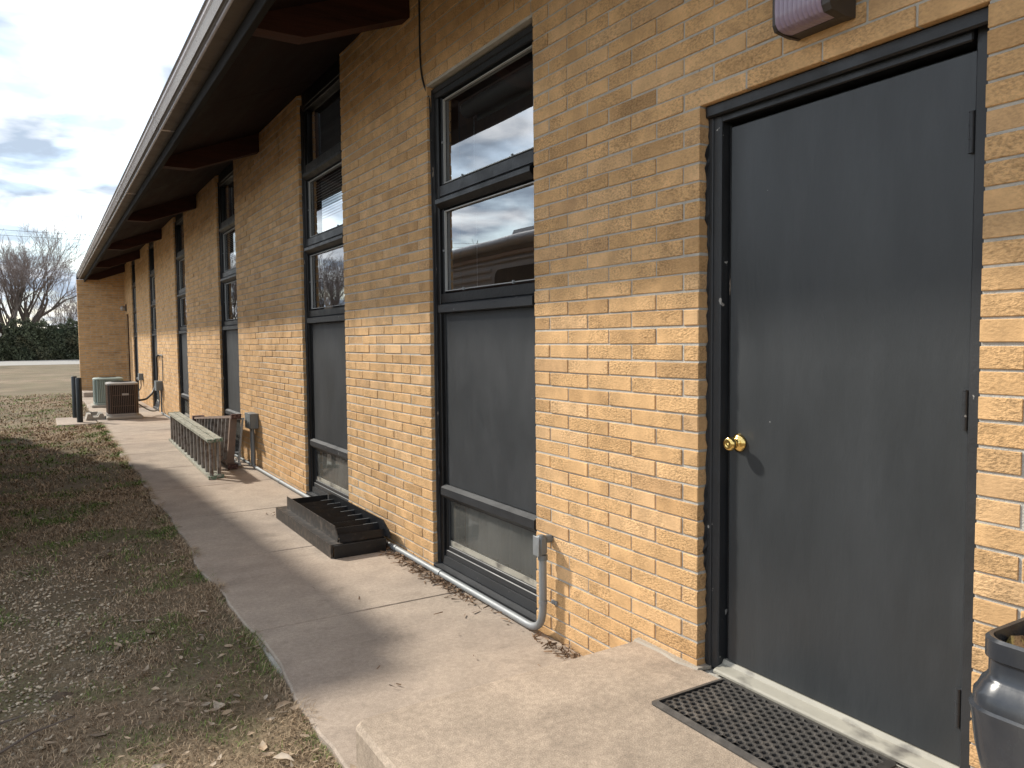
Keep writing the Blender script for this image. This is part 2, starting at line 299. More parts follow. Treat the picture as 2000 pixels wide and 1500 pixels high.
def dusty_mat():
    m = glass_mat(); m.name = 'dusty_glass'; t = m.node_tree; n = t.nodes; l = t.links.new; o = n['Material Output']; src = o.inputs[0].links[0].from_socket
    for q in n:
        if q.type == 'FRESNEL': q.inputs[0].default_value = 1.35
    df = n.new('ShaderNodeBsdfDiffuse'); df.inputs[0].default_value = (.24, .24, .22, 1)
    g = n.new('ShaderNodeNewGeometry'); ns = n.new('ShaderNodeTexNoise'); ns.inputs['Scale'].default_value = 3.; ns.inputs['Detail'].default_value = 8; l(g.outputs['Position'], ns.inputs['Vector'])
    mr = n.new('ShaderNodeMapRange'); mr.inputs[1].default_value = .3; mr.inputs[2].default_value = .75; mr.inputs[3].default_value = .14; mr.inputs[4].default_value = .42; l(ns.outputs[0], mr.inputs[0])
    x = n.new('ShaderNodeMixShader'); l(mr.outputs[0], x.inputs[0]); l(src, x.inputs[1]); l(df.outputs[0], x.inputs[2]); l(x.outputs[0], o.inputs[0]); return m
M['dusty'] = dusty_mat()
def lawn_mat(blade):
    m = bpy.data.materials.new('dormant_grass' if blade else 'bare_lawn'); m.use_nodes = True; t = m.node_tree; n = t.nodes; l = t.links.new
    b = n['Principled BSDF']; b.inputs['Roughness'].default_value = .9; b.inputs['Specular IOR Level'].default_value = .15
    g = n.new('ShaderNodeNewGeometry'); P = g.outputs['Position']
    def noise(s, d=5, ofs=0):
        q = n.new('ShaderNodeTexNoise'); q.inputs['Scale'].default_value = s; q.inputs['Detail'].default_value = d
        v = n.new('ShaderNodeVectorMath'); v.operation = 'ADD'; v.inputs[1].default_value = (ofs, ofs*.7, 0); l(P, v.inputs[0]); l(v.outputs[0], q.inputs['Vector']); return q.outputs[0]
    def ramp(x, a, c):
        r = n.new('ShaderNodeMapRange'); r.inputs[1].default_value = a; r.inputs[2].default_value = c; l(x, r.inputs[0]); return r.outputs[0]
    def mixc(f, a, c):
        x = n.new('ShaderNodeMix'); x.data_type = 'RGBA'
        for s, i in ((f, 0), (a, 6), (c, 7)):
            if isinstance(s, tuple): x.inputs[i].default_value = s+(1,)
            else: l(s, x.inputs[i])
        return x.outputs[2]
    def mul(a, c):
        q = n.new('ShaderNodeMath'); q.operation = 'MULTIPLY'
        for s, i in ((a, 0), (c, 1)):
            if isinstance(s, (int, float)): q.inputs[i].default_value = s
            else: l(s, q.inputs[i])
        return q.outputs[0]
    patch = ramp(noise(1.7, 4), .48, .62); tan_ = ramp(noise(.9, 4, 9), .45, .62)
    if blade:
        r = g.outputs['Random Per Island']
        base = mixc(r, (.16, .108, .068), (.55, .41, .265))
        gr = mixc(r, (.075, .115, .03), (.22, .28, .08))
        r2n = n.new('ShaderNodeMath'); r2n.operation = 'MULTIPLY'; l(r, r2n.inputs[0]); r2n.inputs[1].default_value = 7.31
        fr = n.new('ShaderNodeMath'); fr.operation = 'FRACT'; l(r2n.outputs[0], fr.inputs[0])
        lt = n.new('ShaderNodeMath'); lt.operation = 'LESS_THAN'; l(fr.outputs[0], lt.inputs[0]); l(mul(patch, .8), lt.inputs[1])
        c = mixc(lt.outputs[0], base, gr)
    else:
        fine = noise(38, 6, 3)
        c = mixc(ramp(fine, .3, .7), (.125, .085, .055), (.34, .245, .16))
        c = mixc(mul(tan_, .5), c, mixc(ramp(noise(60, 4, 1), .4, .6), (.17, .125, .08), (.34, .28, .20)))
        c = mixc(mul(patch, .45), c, mixc(ramp(fine, .35, .65), (.07, .075, .03), (.15, .16, .07)))
        c = mixc(mul(ramp(noise(.22, 5, 21), .38, .56), .6), c, (.13, .11, .062)); c = mixc(mul(ramp(noise(.6, 6, 33), .46, .6), .55), c, (.11, .085, .054))
        bp = n.new('ShaderNodeBump'); bp.inputs['Distance'].default_value = .012; l(noise(70, 6, 5), bp.inputs['Height']); l(bp.outputs[0], b.inputs['Normal'])
    l(c, b.inputs['Base Color']); return m
M['lawn'] = lawn_mat(False); M['blade'] = lawn_mat(True)
M['hedge'] = mat('evergreen_foliage', (.075, .085, .045), .8, var=.35, vscale=.35, piece=.55, col2=(.13, .118, .065), c2scale=.5)
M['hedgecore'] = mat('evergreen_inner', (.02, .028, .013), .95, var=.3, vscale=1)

# ------------------------------------------------------------------ ground, path, road
def nonuni(a, b, fine0, fine1, step, far):
    c = list(np.arange(fine0, fine1+1e-6, step)); s = step
    x = fine0
    while x > a: s *= far; x -= s; c.insert(0, max(x, a))
    s = step; x = c[-1]
    while x < b: s *= far; x += s; c.append(min(x, b))
    return np.array(c)
gx = nonuni(-400, 400, -3.6, -1.0, .06, 1.35); gy = nonuni(-200, 700, 1.5, 12, .08, 1.3)
GX, GY = np.meshgrid(gx, gy)
def bumpy(x, y):
    return .008*np.sin(x*5.1+y*2.3)*np.sin(y*4.2-x*1.7)+.006*np.sin(x*11.3-y*7.1)+.005*np.sin(y*13.7+x*6.1)
near = np.exp(-((GX+2)/6)**2)*np.exp(-((GY-6)/16)**2)
GZ = -.026+bumpy(GX, GY)*near+rng.normal(0, .003, GX.shape)*near
nx = len(gx); ny = len(gy)
I = np.arange(nx*ny).reshape(ny, nx)
F = np.stack([I[:-1, :-1], I[:-1, 1:], I[1:, 1:], I[1:, :-1]], -1).reshape(-1, 4)
g_ = raw('ground', np.stack([GX, GY, GZ], -1).reshape(-1, 3), F, M['lawn']); tag(g_, 'brown dormant lawn and bare earth beside the path', None, kind='structure')
# concrete path in slabs between the control joints
path = empty('path', (0, 0, 0)); tag(path, 'narrow concrete path along the brick wall', None, kind='structure')
js = [2.44, 3.98, 5.46, 6.93, 8.40, 9.88, 11.36, 12.84, 14.32, 15.80, 17.3, 18.8, 20.3, 21.8, 23.3, 24.4]
for i in range(len(js)-1):
    a, b = js[i]+.004, js[i+1]-.004; m = MB(); n = 14
    x0 = lambda y: -1.262+.02*math.sin(y*2.1)+.014*math.sin(y*5.3+1)+random.uniform(-.006, .006)
    ys = np.linspace(a, b, n); Lx = [x0(y) for y in ys]; Rx = -.012
    # outline with a worn lawn edge, extruded, with a small tooled edge
    top = [(Lx[k]+.008, ys[k]) for k in range(n)]+[(Rx, b-.0), (Rx, a+.0)]
    bot = [(Lx[k], ys[k]) for k in range(n)]+[(Rx, b), (Rx, a)]
    ins = [(x, min(max(y, a+.006), b-.006)) for x, y in top]
    zt = 0.0
    m.loft([[(x, y, -.13) for x, y in bot], [(x, y, zt-.007) for x, y in bot], [(x, y, zt) for x, y in ins]])
    m.build('path_slab', M['conc'], path)
m = MB().cbox((-1.95, 16.35, -.12), (-1.283, 18.0, -.006), .012); m.build('path_slab', M['conc'], path)
m = MB(); m.box((-1.25, 2.45, -.14), (-.02, 24.39, -.02)); m.build('joint_bed', M['mortar'], path)
# stoop of the near door and the far one
step = empty('door_step', (0, 0, 0), 'raised concrete slab step in front of the near grey door', 'step')
m = MB(); q = [(-1.272, -2.6), (-1.272, 2.40), (-1.262, 2.425), (-1.235, 2.437), (-.001, 2.46), (-.001, -2.6)]
m.loft([[(x, y, -.1) for x, y in q], [(x, y, .185) for x, y in q], [(x*.99 if x < -.5 else x, y-.012 if y > 0 else y, .205) for x, y in q]]); m.build('slab', M['conc2'], step)
m = MB(); q2 = [(-.001, 2.46), (-.035, 2.455), (-.028, 2.3), (-.042, 2.2), (-.02, 2.1), (.05, 2.09), (.05, 2.2)]
m.loft([[(x, y, .2) for x, y in q2], [(x+(.012 if x < 0 else 0), y, .212) for x, y in q2]]); m.build('mortar_smear', M['concpale'], step)
st2 = MB().cbox((-1.2, 24.41, -.1), (-.005, 25.64, .13), .015).build('door_step', M['conc'], None); tag(st2, 'low concrete step below the far door at the wing wall', 'step')
rd = MB().box((-400, 67, -.06), (400, 86, -.022)).build('road', M['road']); tag(rd, 'pale road in front of the evergreen hedge', None, kind='structure')
dv_ = MB(); n = 30; xs = np.linspace(-60, 30, n)
dv_.loft([[(x, 27.2+.5*math.sin(x*.5)+.3*math.sin(x*1.3), z) for x in xs]+[(x, 31.8+.6*math.sin(x*.4+1), z) for x in xs[::-1]] for z in (-.07, -.03)])
d_ = dv_.build('dirt_driveway', mat('dirt', (.30, .235, .165), .95, var=.15, vscale=.8)); tag(d_, 'tan dirt driveway crossing the lawn', None, kind='structure')

# ------------------------------------------------------------------ building
B = empty('brick_building', (0, 0, 0), 'long low buff brick building with dark windows and deep eaves', 'building')
H = .0677; ZT = 2.334; HL = .1524; Y0 = 3.1157; YE = 25.65; ZR = 3.74
wins = [(3.25, 4.475, -.02, 3.06), (6.095, 7.31, -.02, 9), (10.135, 11.315, -.02, 9), (14.18, 15.36, -.02, 9), (18.29, 19.44, -.02, 9), (22.3, 23.4, -.02, 9)]
doors = [(1.095, 2.117, .2, 2.334), (24.52, 25.47, .1, 2.36)]
ops = wins+doors
# mortar core with the openings left free
ys = sorted(set([-3.0, YE]+[o[0] for o in ops]+[o[1] for o in ops])); core = MB()
for a, b in zip(ys[:-1], ys[1:]):
    o = [q for q in ops if q[0] <= a+1e-6 and q[1] >= b-1e-6]
    if not o: core.box((.0045, a+.002*(a > -2.9), -.15), (.22, b-.002*(b < YE-.1), ZR+.12))
    else:
        q = o[0]
        core.box((.0045, a-.006, -.15), (.22, b+.006, q[2]-.006))
        if q[3] < 5: core.box((.0045, a-.006, q[3]+.006), (.22, b+.006, ZR+.12))
core.prism([(-1.215, -.15), (.22, -.15), (.22, 3.8), (0, 3.772), (-.98, 3.394), (-.984, 3.30), (-1.215, 3.30)], 1, YE+.0045, YE+.2)
core.build('mortar_wall', M['mortar'], B)
def project(p):
    d = np.array(p)-np.array((CX, CY, CZ)); w = d@fw
    if w < .1: return None
    return 1000+1502*(d@r2)/w, 750-1502*(d@u2)/w, w
bricks = []                                        # (y0, y1, z0, z1)
k0 = int(math.floor((-.05-ZT)/H)); k1 = int(math.ceil((ZR+.02-ZT)/H))
for k in range(k0, k1):
    zb = ZT+k*H; v = -k-1                          # v: course number counted down from the door head
    odd = (v % 2 == 1); off = 0 if odd else HL
    segs = [(-.9, YE)]
    for q in ops:
        if zb+H*.5 > q[2] and zb+H*.5 < q[3]:
            ns_ = []
            for a, b in segs:
                if q[1] <= a or q[0] >= b: ns_.append((a, b)); continue
                if q[0] > a: ns_.append((a, q[0]))
                if q[1] < b: ns_.append((q[1], b))
            segs = ns_
    for a, b in segs:
        cuts = [a]; j = math.ceil((a-(Y0+off))/(2*HL)); y = Y0+off+j*2*HL
        while y < b-.035:
            if y > a+.035: cuts.append(y)
            y += 2*HL
        cuts.append(b)
        for c0, c1 in zip(cuts[:-1], cuts[1:]):
            e0 = 0 if c0 == a else .0042; e1 = 0 if c1 == b else .0042
            bricks.append((c0+e0, c1-e1, zb+.0042, zb+H-.0042))
def size_of(q):
    p = [project((0, y, z)) for y in q[:2] for z in q[2:]]
    if any(t is None for t in p): return 0
    xs_ = [np.clip(t[0], 0, 2000) for t in p]; yy = [np.clip(t[1], 0, 1500) for t in p]
    return (max(xs_)-min(xs_))*(max(yy)-min(yy))
order = sorted(range(len(bricks)), key=lambda i: -size_of(bricks[i])); solo = set(order[:300])
proto = MB().cbox((0, -.147, -.02865), (.1, .147, .02865), .002).mesh('brick', M['brick'])
rest = MB()
for i, q in enumerate(bricks):
    jx = random.gauss(0, .0012); jz = random.gauss(0, .0008); jy = random.gauss(0, .0012)
    if i in solo:
        o = bpy.data.objects.new('brick', proto); COL.objects.link(o); o.parent = B
        edge = jx
        o.location = (jx, (q[0]+q[1])/2, (q[2]+q[3])/2+jz); o.scale = (1, (q[1]-q[0])/.294, (q[3]-q[2])/.0573)
        o.rotation_euler = (random.gauss(0, .0022), 0, random.gauss(0, .002))
    elif q[0] < 9: rest.cbox((jx, q[0], q[2]+jz), (.1, q[1], q[3]+jz), .0035)
    else: rest.box((jx, q[0], q[2]+jz), (.1, q[1], q[3]+jz))
for k in range(k0, k1):                            # wing wall facing the camera, with its end return
    zb = ZT+k*H; a = -1.22+(HL if k % 2 else 0); xs_ = [-1.22]
    while a < -.01:
        if a > -1.2: xs_.append(a)
        a += 2*HL
    xs_.append(.0)
    if zb > 3.62: continue
    for c0, c1 in zip(xs_[:-1], xs_[1:]):
        if zb+H > (3.775+.385*c0 if c0 > -.99 else 3.36): continue
        jy = random.gauss(0, .0012); rest.box((c0+.005*(c0 > -1.21), YE+jy, zb+.005), (c1-.005, YE+.1+(.1 if c0 < -1.21 else 0), zb+H-.005))
tag(rest.build('brickwork', M['brick'], B), kind='stuff')
# interior shell
m = MB(); m.box((5.5, -3, -.2), (5.6, 26, 4.3)); m.build('inner_wall', M['dark'], B)
m = MB(); m.box((.23, -3, -.2), (5.5, 26, -.16)); m.build('inner_floor', M['dark'], B)
m = MB(); m.box((.23, -3.1, -.2), (5.5, -3, 4.3)); m.box((.23, 25.9, -.2), (5.5, 26, 4.3)); m.box((.23, 4.9, -.15), (5.4, 5.0, 3.7)); m.build('partition_wall', M['wood'], B)
# roof: deck, soffit panels between the beams, fascia, gutter
SL = .385
soff = lambda x: 3.775+SL*x
rf = MB(); rf.prism([(-1.1, soff(-1.1)+.12), (6.2, soff(6.2)+.12), (6.2, soff(6.2)+.22), (-1.1, soff(-1.1)+.2)], 1, -3, 25.95)
roof = rf.build('roof', M['fascia'], B)
beamY = [.64]+[4.71+4.072*i for i in range(6)]
edges = [-3]+[b+.065 for b in beamY]+[25.95]
for a, b in zip(edges[:-1], edges[1:]):
    hs = [a, (a+b)/2, b] if b-a > 3 else [a, b]
    for c, d in zip(hs[:-1], hs[1:]):
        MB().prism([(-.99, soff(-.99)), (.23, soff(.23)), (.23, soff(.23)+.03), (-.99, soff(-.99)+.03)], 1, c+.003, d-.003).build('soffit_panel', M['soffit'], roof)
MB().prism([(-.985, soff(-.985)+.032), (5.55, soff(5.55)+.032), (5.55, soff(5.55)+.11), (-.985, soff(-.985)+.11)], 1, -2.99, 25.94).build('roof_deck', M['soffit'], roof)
for y in beamY:
    m = MB(); pr = [(.0, 3.575), (-.69, 3.315), (-.985, 3.315), (-.985, soff(-.985)-.001), (.0, soff(0)-.001)]
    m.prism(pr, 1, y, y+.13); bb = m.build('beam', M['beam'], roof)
MB().cbox((-1.035, -3, 3.285), (-.99, 25.95, 3.50), .004).build('fascia', M['fascia'], roof)
gp = [(-1.0365, 3.372), (-1.145, 3.372), (-1.152, 3.378), (-1.152, 3.392), (-1.160, 3.402), (-1.172, 3.408), (-1.196, 3.455), (-1.207, 3.468), (-1.207, 3.492), (-1.214, 3.497), (-1.214, 3.512), (-1.195, 3.512), (-1.195, 3.47), (-1.14, 3.385), (-1.04, 3.385), (-1.0365, 3.5)]
gj = [-3, .9, 4.0, 7.55, 10.9, 14.2, 17.6, 21.0, 25.95]
for a, b in zip(gj[:-1], gj[1:]):
    gt = MB().prism(gp, 1, a+.002, b-.002).build('gutter', M['gutter'], roof)
    MB().box((-1.2165, a+.003, 3.4965), (-1.2142, b-.003, 3.5115)).build('gutter_lip', M['fascia'], gt); MB().prism([(-1.1535, 3.3935), (-1.1615, 3.4035), (-1.1735, 3.4095), (-1.1745, 3.4075), (-1.163, 3.4005), (-1.1555, 3.3915)], 1, a+.003, b-.003).build('gutter_bead', M['gutterfloor'], gt)
    MB().box((-1.139, a+.003, 3.3695), (-1.037, b-.003, 3.3718)).build('gutter_floor', M['gutterfloor'], gt)
    if b < 25:
        m = MB(); m.prism([(x-.003 if x < -1.1 else x, z-.003 if z < 3.38 else z+.003) for x, z in gp[:12]]+[(-1.19, 3.52), (-1.04, 3.52)], 1, b-.02, b+.02)
        m.build('gutter_joint', M['gutter'], gt)
MB().box((-1.214, 25.951, 3.372), (-1.037, 25.956, 3.53)).build('gutter_end_cap', M['fascia'], roof)
# ---- windows
def window(y0, y1, tall, i):
    w = empty('window', (0, y0, 0)); w.parent = B
    zt = 3.70 if tall else 3.06
    def part(nm, mt, fn, par=None, sm=False):
        m = MB(); fn(m); return m.build(nm, mt, w, sm)
    a, b = y0+.004, y1-.004
    P_ = M['black_paint_shade']
    for s in (0, 1):
        ya, yb = (a, a+.06) if s == 0 else (b-.06, b)
        part('jamb', P_, lambda m: (m.cbox((.045, ya, .0), (.2, yb, zt), .004), m.cbox((.062, yb if s == 0 else ya-.028, .1), (.18, yb+.028 if s == 0 else ya, zt-.05), .003)))
    part('head', P_, lambda m: (m.cbox((.042, a+.001, zt-.075), (.2, b-.001, zt+(.1 if tall else -.002)), .004), m.cbox((.036, a+.002, zt-.04), (.046, b-.002, zt-.004), .004)))
    part('sill', M['paint'], lambda m: (m.prism([(.0, -.02), (.2, -.02), (.2, .055), (.035, .04), (.0, .03)], 1, a, b), m.prism([(.04, .045), (.2, .05), (.2, .10), (.046, .095)], 1, a+.061, b-.061), m.cbox((.056, a+.062, .096), (.2, b-.062, .135), .004)))
    pa, pb = a+.088, b-.088
    panes = [(.165, .455), (1.785, 2.29), (2.455, 2.975)]
    if tall: panes.append((3.13, 3.62))
    part('rail', M['paint'], lambda m: m.prism([(.03, .495), (.03, .54), (.06, .558), (.2, .558), (.2, .47), (.055, .47)], 1, a+.0605, b-.0605))
    part('rail', M['paint'], lambda m: m.prism([(.028, 1.655), (.028, 1.70), (.06, 1.712), (.2, 1.712), (.2, 1.65), (.05, 1.65)], 1, a+.0605, b-.0605))
    part('rail', P_, lambda m: m.cbox((.05, a+.0612, 1.7125), (.2, b-.0612, 1.772), .003))
    for zz in [2.30]+([2.985] if tall else []):
        part('mullion', P_, lambda m: (m.prism([(.018, zz+.03), (.018, zz+.055), (.05, zz+.075), (.19, zz+.075), (.19, zz+.0), (.05, zz+.0)], 1, a+.0605, b-.0605), m.cbox((.048, a+.0612, zz+.076), (.19, b-.0612, zz+.145), .004)))
    part('panel', M['panel'], lambda m: m.cbox((.07, a+.0605, .5585), (.19, b-.0605, 1.6495), .003))
    for j, (z0, z1) in enumerate(panes):
        top_open = tall and j == 3
        g = raw('pane', [(.085, pa, z0), (.085, pb, z0), (.085, pb, z1), (.085, pa, z1)], [(0, 3, 2, 1)], M['dusty'] if j == 0 else M['glass'], w)
        if not top_open and j > 0:
            def tr(m):
                t = .007
                m.box((.066, pa+.002, z0+.002), (.082, pa+t, z1-.002)); m.box((.066, pb-t, z0+.002), (.082, pb-.002, z1-.002))
                m.box((.066, pa+t, z0+.002), (.082, pb-t, z0+t)); m.box((.066, pa+t, z1-t), (.082, pb-t, z1-.002))
            part('storm_trim', M['trim'], tr)
            def cl(m):
                for fy in (.2, .75): m.cbox((.055, pa+(pb-pa)*fy-.006, z0-.006), (.068, pa+(pb-pa)*fy+.006, z0+.014), .002)
                m.cbox((.055, pb-.008, z0+.25), (.068, pb+.006, z0+.262), .002)
            part('clip', M['zinc'], cl)
        if j == 0:
            part('lower_bead', M['white'], lambda m: m.box((.079, pa+.001, z0-.004), (.0845, pb-.001, z0+.03)))
            part('sash', M['paint'], lambda m: (m.cbox((.07, pb-.004, .137), (.14, pb+.028, .469), .003), m.cbox((.07, pa-.028, .137), (.14, pa+.004, .469), .003), m.cbox((.066, pa+.005, .1365), (.14, pb-.005, .162), .003), m.cbox((.07, pa+.005, .456), (.14, pb-.005, .469), .003)))
            n = 60
            def cu(m):
                V = []
                for k in range(n):
                    y = a+.07+(b-a-.14)*k/(n-1); x = .20+.018*math.sin(k*.9+i)+.01*math.sin(k*2.3)
                    V += [(x, y, .14), (x+.012, y, .5)]
                m.add(V, [(2*k, 2*k+2, 2*k+3, 2*k+1) for k in range(n-1)])
            if i < 3: part('curtain', M['curtain'], cu, sm='all')
        else:
            # wooden inner sash stiles
            part('inner_sash', M['wood'], lambda m: (m.cbox((.11, pb-.035, z0), (.16, pb+.02, z1), .003), m.cbox((.11, pa-.02, z0), (.16, pa+.035, z1), .003)))
    if i == 0:
        part('roller_shade', M['blind'], lambda m: (m.tube([(.2, a+.07, 2.91), (.2, b-.16, 2.91)], .05, 14), m.box((.245, a+.09, 2.84), (.248, b-.2, 2.92))), sm=True)
        part('pull_cord', M['blind'], lambda m: (m.tube([(.17, 4.17, 2.90), (.17, 4.17, 2.5)], .0025, 5), m.tube([(.17, 4.15, 2.25), (.17, 4.15, 1.8)], .0025, 5)))
    if i in (1, 2):
        for s in range(15): part('blind_slat', M['blind'], lambda m: m.prism([(.125, 2.955-s*.025), (.149, 2.966-s*.025), (.149, 2.969-s*.025), (.125, 2.958-s*.025)], 1, a+.07, b-.12))
    # tarry old caulk along the brick on the far side
    def caulk(m):
        n = 70; V = []
        for k in range(n):
            z = .0+(zt-.01)*k/(n-1); wv = .006+.005*abs(random.gauss(0, 1))
            V += [(.03-random.random()*.006, y1-.0045, z), (.046, y1-.0045-wv, z), (.05, y1-.004, z)]
        m.add(V, [(3*k, 3*k+1, 3*k+4, 3*k+3) for k in range(n-1)]+[(3*k+1, 3*k+2, 3*k+5, 3*k+4) for k in range(n-1)])
    part('caulk', M['chipped'], caulk)
for i, q in enumerate(wins): window(q[0], q[1], i > 0, i)
# ---- near door
D_ = empty('door', (.1, 1.6, .2)); D_.parent = B; D_['label'] = 'charcoal flush steel door with brass knob'
def dp(nm, mt, fn, sm=False):
    m = MB(); fn(m); return m.build(nm, mt, D_, sm)
ya, yb = 1.099, 2.113
dp('leaf', M['doorpaint'], lambda m: m.cbox((.080, ya+.0605, .246), (.12, yb-.078, 2.25), .003))
for s, (p, q, d) in enumerate(((ya, ya+.058, 1), (yb-.058, yb, -1))):
    def jb(m):
        m.cbox((.066 if s == 0 else .05, p, .206), (.2, q, 2.33), .004)
        m.cbox((.058 if s == 0 else .044, (p if s == 0 else q-.022), .206), (.067 if s == 0 else .052, (p+.022 if s == 0 else q), 2.33), .003)
        m.cbox((.1215, (q if s == 0 else p-.016), .206), (.2, (q+.0105 if s == 0 else p-.0005), 2.27), .002)
    dp('frame_jamb', M['paint'], jb)
dp('frame_head', M['black_paint_shade'], lambda m: (m.cbox((.05, ya+.0585, 2.268), (.2, yb-.0585, 2.3295), .004), m.cbox((.026, ya-.002, 2.292), (.0515, yb+.002, 2.3375), .006), m.cbox((.1215, ya+.0695, 2.235), (.2, yb-.0695, 2.2675), .002)))  # head coloured black to carry its shade; the jambs stay charcoal
dp('gap_shade_strip', M['chipped'], lambda m: m.cbox((.088, yb-.0695, .247), (.121, yb-.0655, 2.26), .002))  # dark strip stands in for the shadow gap; pale flecks are paint chips
dp('threshold', M['white'], lambda m: (m.prism([(.022, .206), (.2, .206), (.2, .2445), (.078, .2445), (.07, .230), (.03, .219), (.022, .214)], 1, ya+.0595, yb-.0595)))
for z in (.42, 1.27, 2.03):
    def hg(m):
        m.tube([(.0715, ya+.0665, z-.055), (.0715, ya+.0665, z+.055)], .0075, 10)
        for t in (-.055, -.018, .018, .055): m.tube([(.0715, ya+.0665, z+t-.0015), (.0715, ya+.0665, z+t+.0015)], .0088, 10)
    dp('hinge', M['paint'], hg, True)
kn = dp('knob', M['brass'], lambda m: (m.lathe([(r_, .0795-(.107-h_)*.8) for r_, h_ in [(.0, .107), (.034, .1065), (.034, .101), (.030, .094), (.02, .088), (.013, .085), (.0125, .072), (.017, .066), (.024, .058), (.027, .048), (.0255, .038), (.0205, .031), (.0115, .0285), (.0105, .0295), (.006, .0295), (.0, .0285)]], (0, yb-.128, 1.088), 0, 32)), 'all')
def caulk(m):
    n = 90; V = []
    for k in range(n):
        z = .206+2.12*k/(n-1); wv = .008+.006*abs(random.gauss(0, 1)); xx = .036+random.random()*.012-(.012 if .6 < z < .9 or 1.9 < z < 2.2 else 0)
        V += [(xx, yb+.0005, z), (.0435, yb-wv*.4, z), (.0495, yb-.002, z)]
    m.add(V, [(3*k, 3*k+1, 3*k+4, 3*k+3) for k in range(n-1)]+[(3*k+1, 3*k+2, 3*k+5, 3*k+4) for k in range(n-1)])
dp('caulk', M['chipped'], caulk)
# ---- far door
D2 = empty('door', (.1, 25, .1)); D2.parent = B; D2['label'] = 'dark brown far door in the corner'
MB().cbox((.1, 24.58, .135), (.14, 25.41, 2.28), .003).build('leaf', mat('brown_door', (.05, .025, .018), .5), D2)
for p, q in ((24.522, 24.578), (25.412, 25.468)): MB().cbox((.05, p, .11), (.2, q, 2.355), .003).build('frame_jamb', M['beam'], D2)
MB().cbox((.051, 24.5785, 2.285), (.2, 25.4115, 2.355), .003).build('frame_head', M['beam'], D2)

# ------------------------------------------------------------------ fittings on the wall
L = empty('wall_light', (-.07, 1.6, 2.42), 'bronze wall light with violet ribbed lens above the near door', 'wall light')
hp = [(-.0015, 2.428), (-.05, 2.425), (-.112, 2.432), (-.122, 2.45), (-.122, 2.66), (-.09, 2.70), (-.0015, 2.70)]
m = MB(); m.prism(hp, 1, 1.475, 1.503); m.prism([(-.0015, 2.43), (-.05, 2.43), (-.05, 2.70), (-.0015, 2.70)], 1, 1.5035, 1.6695); m.prism(hp, 1, 1.67, 1.682); m.build('housing', M['bronze'], L)
m = MB(); n = 10; yy = np.linspace(1.504, 1.669, 4*n+1)
prof = [(-.0505, 2.431), (-.085, 2.430), (-.112, 2.436), (-.124, 2.452), (-.128, 2.49), (-.127, 2.60), (-.115, 2.67), (-.0505, 2.695)]
rings = []
for k, y in enumerate(yy):
    d = (0, .003, .0037, .003)[k % 4]
    rings.append([(x-(d if 0 < j < 7 else 0), y, z-(d*.5 if j in (1, 2) else 0)) for j, (x, z) in enumerate(prof)])
m.loft(rings); m.build('lens', M['lens'], L, True)
m = MB(); m.tube([(-.055, 1.4748, 2.52), (-.055, 1.471, 2.52)], .01, 12); m.build('screw', M['black_paint_shade'], L)
m = MB(); m.box((-.115, 1.4735, 2.483), (-.012, 1.4749, 2.487)); m.build('seam', M['black_paint_shade'], L)

def rounded(pts, r=.08, n=6):
    out_ = [np.array(pts[0], float)]
    for i in range(1, len(pts)-1):
        p = np.array(pts[i], float); a = np.array(pts[i-1], float)-p; b = np.array(pts[i+1], float)-p
        la, lb = np.linalg.norm(a), np.linalg.norm(b); rr = min(r, la*.49, lb*.49); a = p+a/la*rr; b = p+b/lb*rr
        for k in range(n+1):
            t = k/n; out_.append((1-t)**2*a+2*t*(1-t)*p+t*t*b)
    out_.append(np.array(pts[-1], float)); return out_
cdt = empty('electrical_conduit', (-.045, 3.12, 0), 'grey metal conduit along the wall foot from elbow fitting to box', 'conduit')
def mk(nm, mt, fn, par, sm=True):
    m = MB(); fn(m); return m.build(nm, mt, par, sm)
mk('pipe', M['zinc'], lambda m: m.tube(rounded([(-.05, 3.115, .40), (-.05, 3.115, .026), (-.044, 3.4, .024), (-.046, 9.2, .024), (-.046, 9.27, .024), (-.046, 9.27, .47)], .14), .0195, 12), cdt)
mk('elbow_fitting', M['greybox'], lambda m: (m.cbox((-.085, 3.09, .415), (-.0305, 3.14, .52), .014), m.tube([(-.05, 3.115, .395), (-.05, 3.115, .42)], .025, 12), m.tube([(-.035, 3.115, .495), (-.0012, 3.115, .495)], .02, 12)), cdt)
mk('fitting_cover', M['zinc'], lambda m: (m.cbox((-.0905, 3.088, .42), (-.0852, 3.142, .517), .0025)), cdt)
mk('strap', M['zinc'], lambda m: (m.tube([(-.05, 3.115, .175), (-.05, 3.115, .19)], .0225, 12), m.cbox((-.012, 3.055, .172), (-.0012, 3.1, .193), .002), m.tube([(-.016, 3.07, .182), (-.01, 3.07, .182)], .006, 8)), cdt)
for y in (4.3, 5.0, 6.9, 8.1): mk('coupling', M['zinc'], lambda m: m.tube([(-.045, y-.03, .024), (-.045, y+.03, .024)], .0235, 12), cdt)
c2 = empty('electrical_conduit', (-.02, 9.3, 0), 'thin grey conduit running on past the ladders to the far box', 'conduit')
mk('pipe', M['greybox'], lambda m: m.tube(rounded([(-.046, 9.34, .47), (-.046, 9.34, .02), (-.03, 9.6, .018), (-.03, 17.55, .018), (-.03, 17.62, .018), (-.03, 17.62, .5)], .1), .0165, 10), c2)
def jbox(name, label, y, z, w, h, d, extra=None):
    e = empty(name, (-d/2, y, z), label, 'electrical box')
    mk('box', M['greybox'], lambda m: m.cbox((-d+.004, y-w/2, z), (-.0012, y+w/2, z+h), .004), e)
    mk('cover', M['greybox'], lambda m: m.cbox((-d, y-w/2-.004, z-.003), (-d+.0038, y+w/2+.004, z+h+.003), .0015), e)
    return e
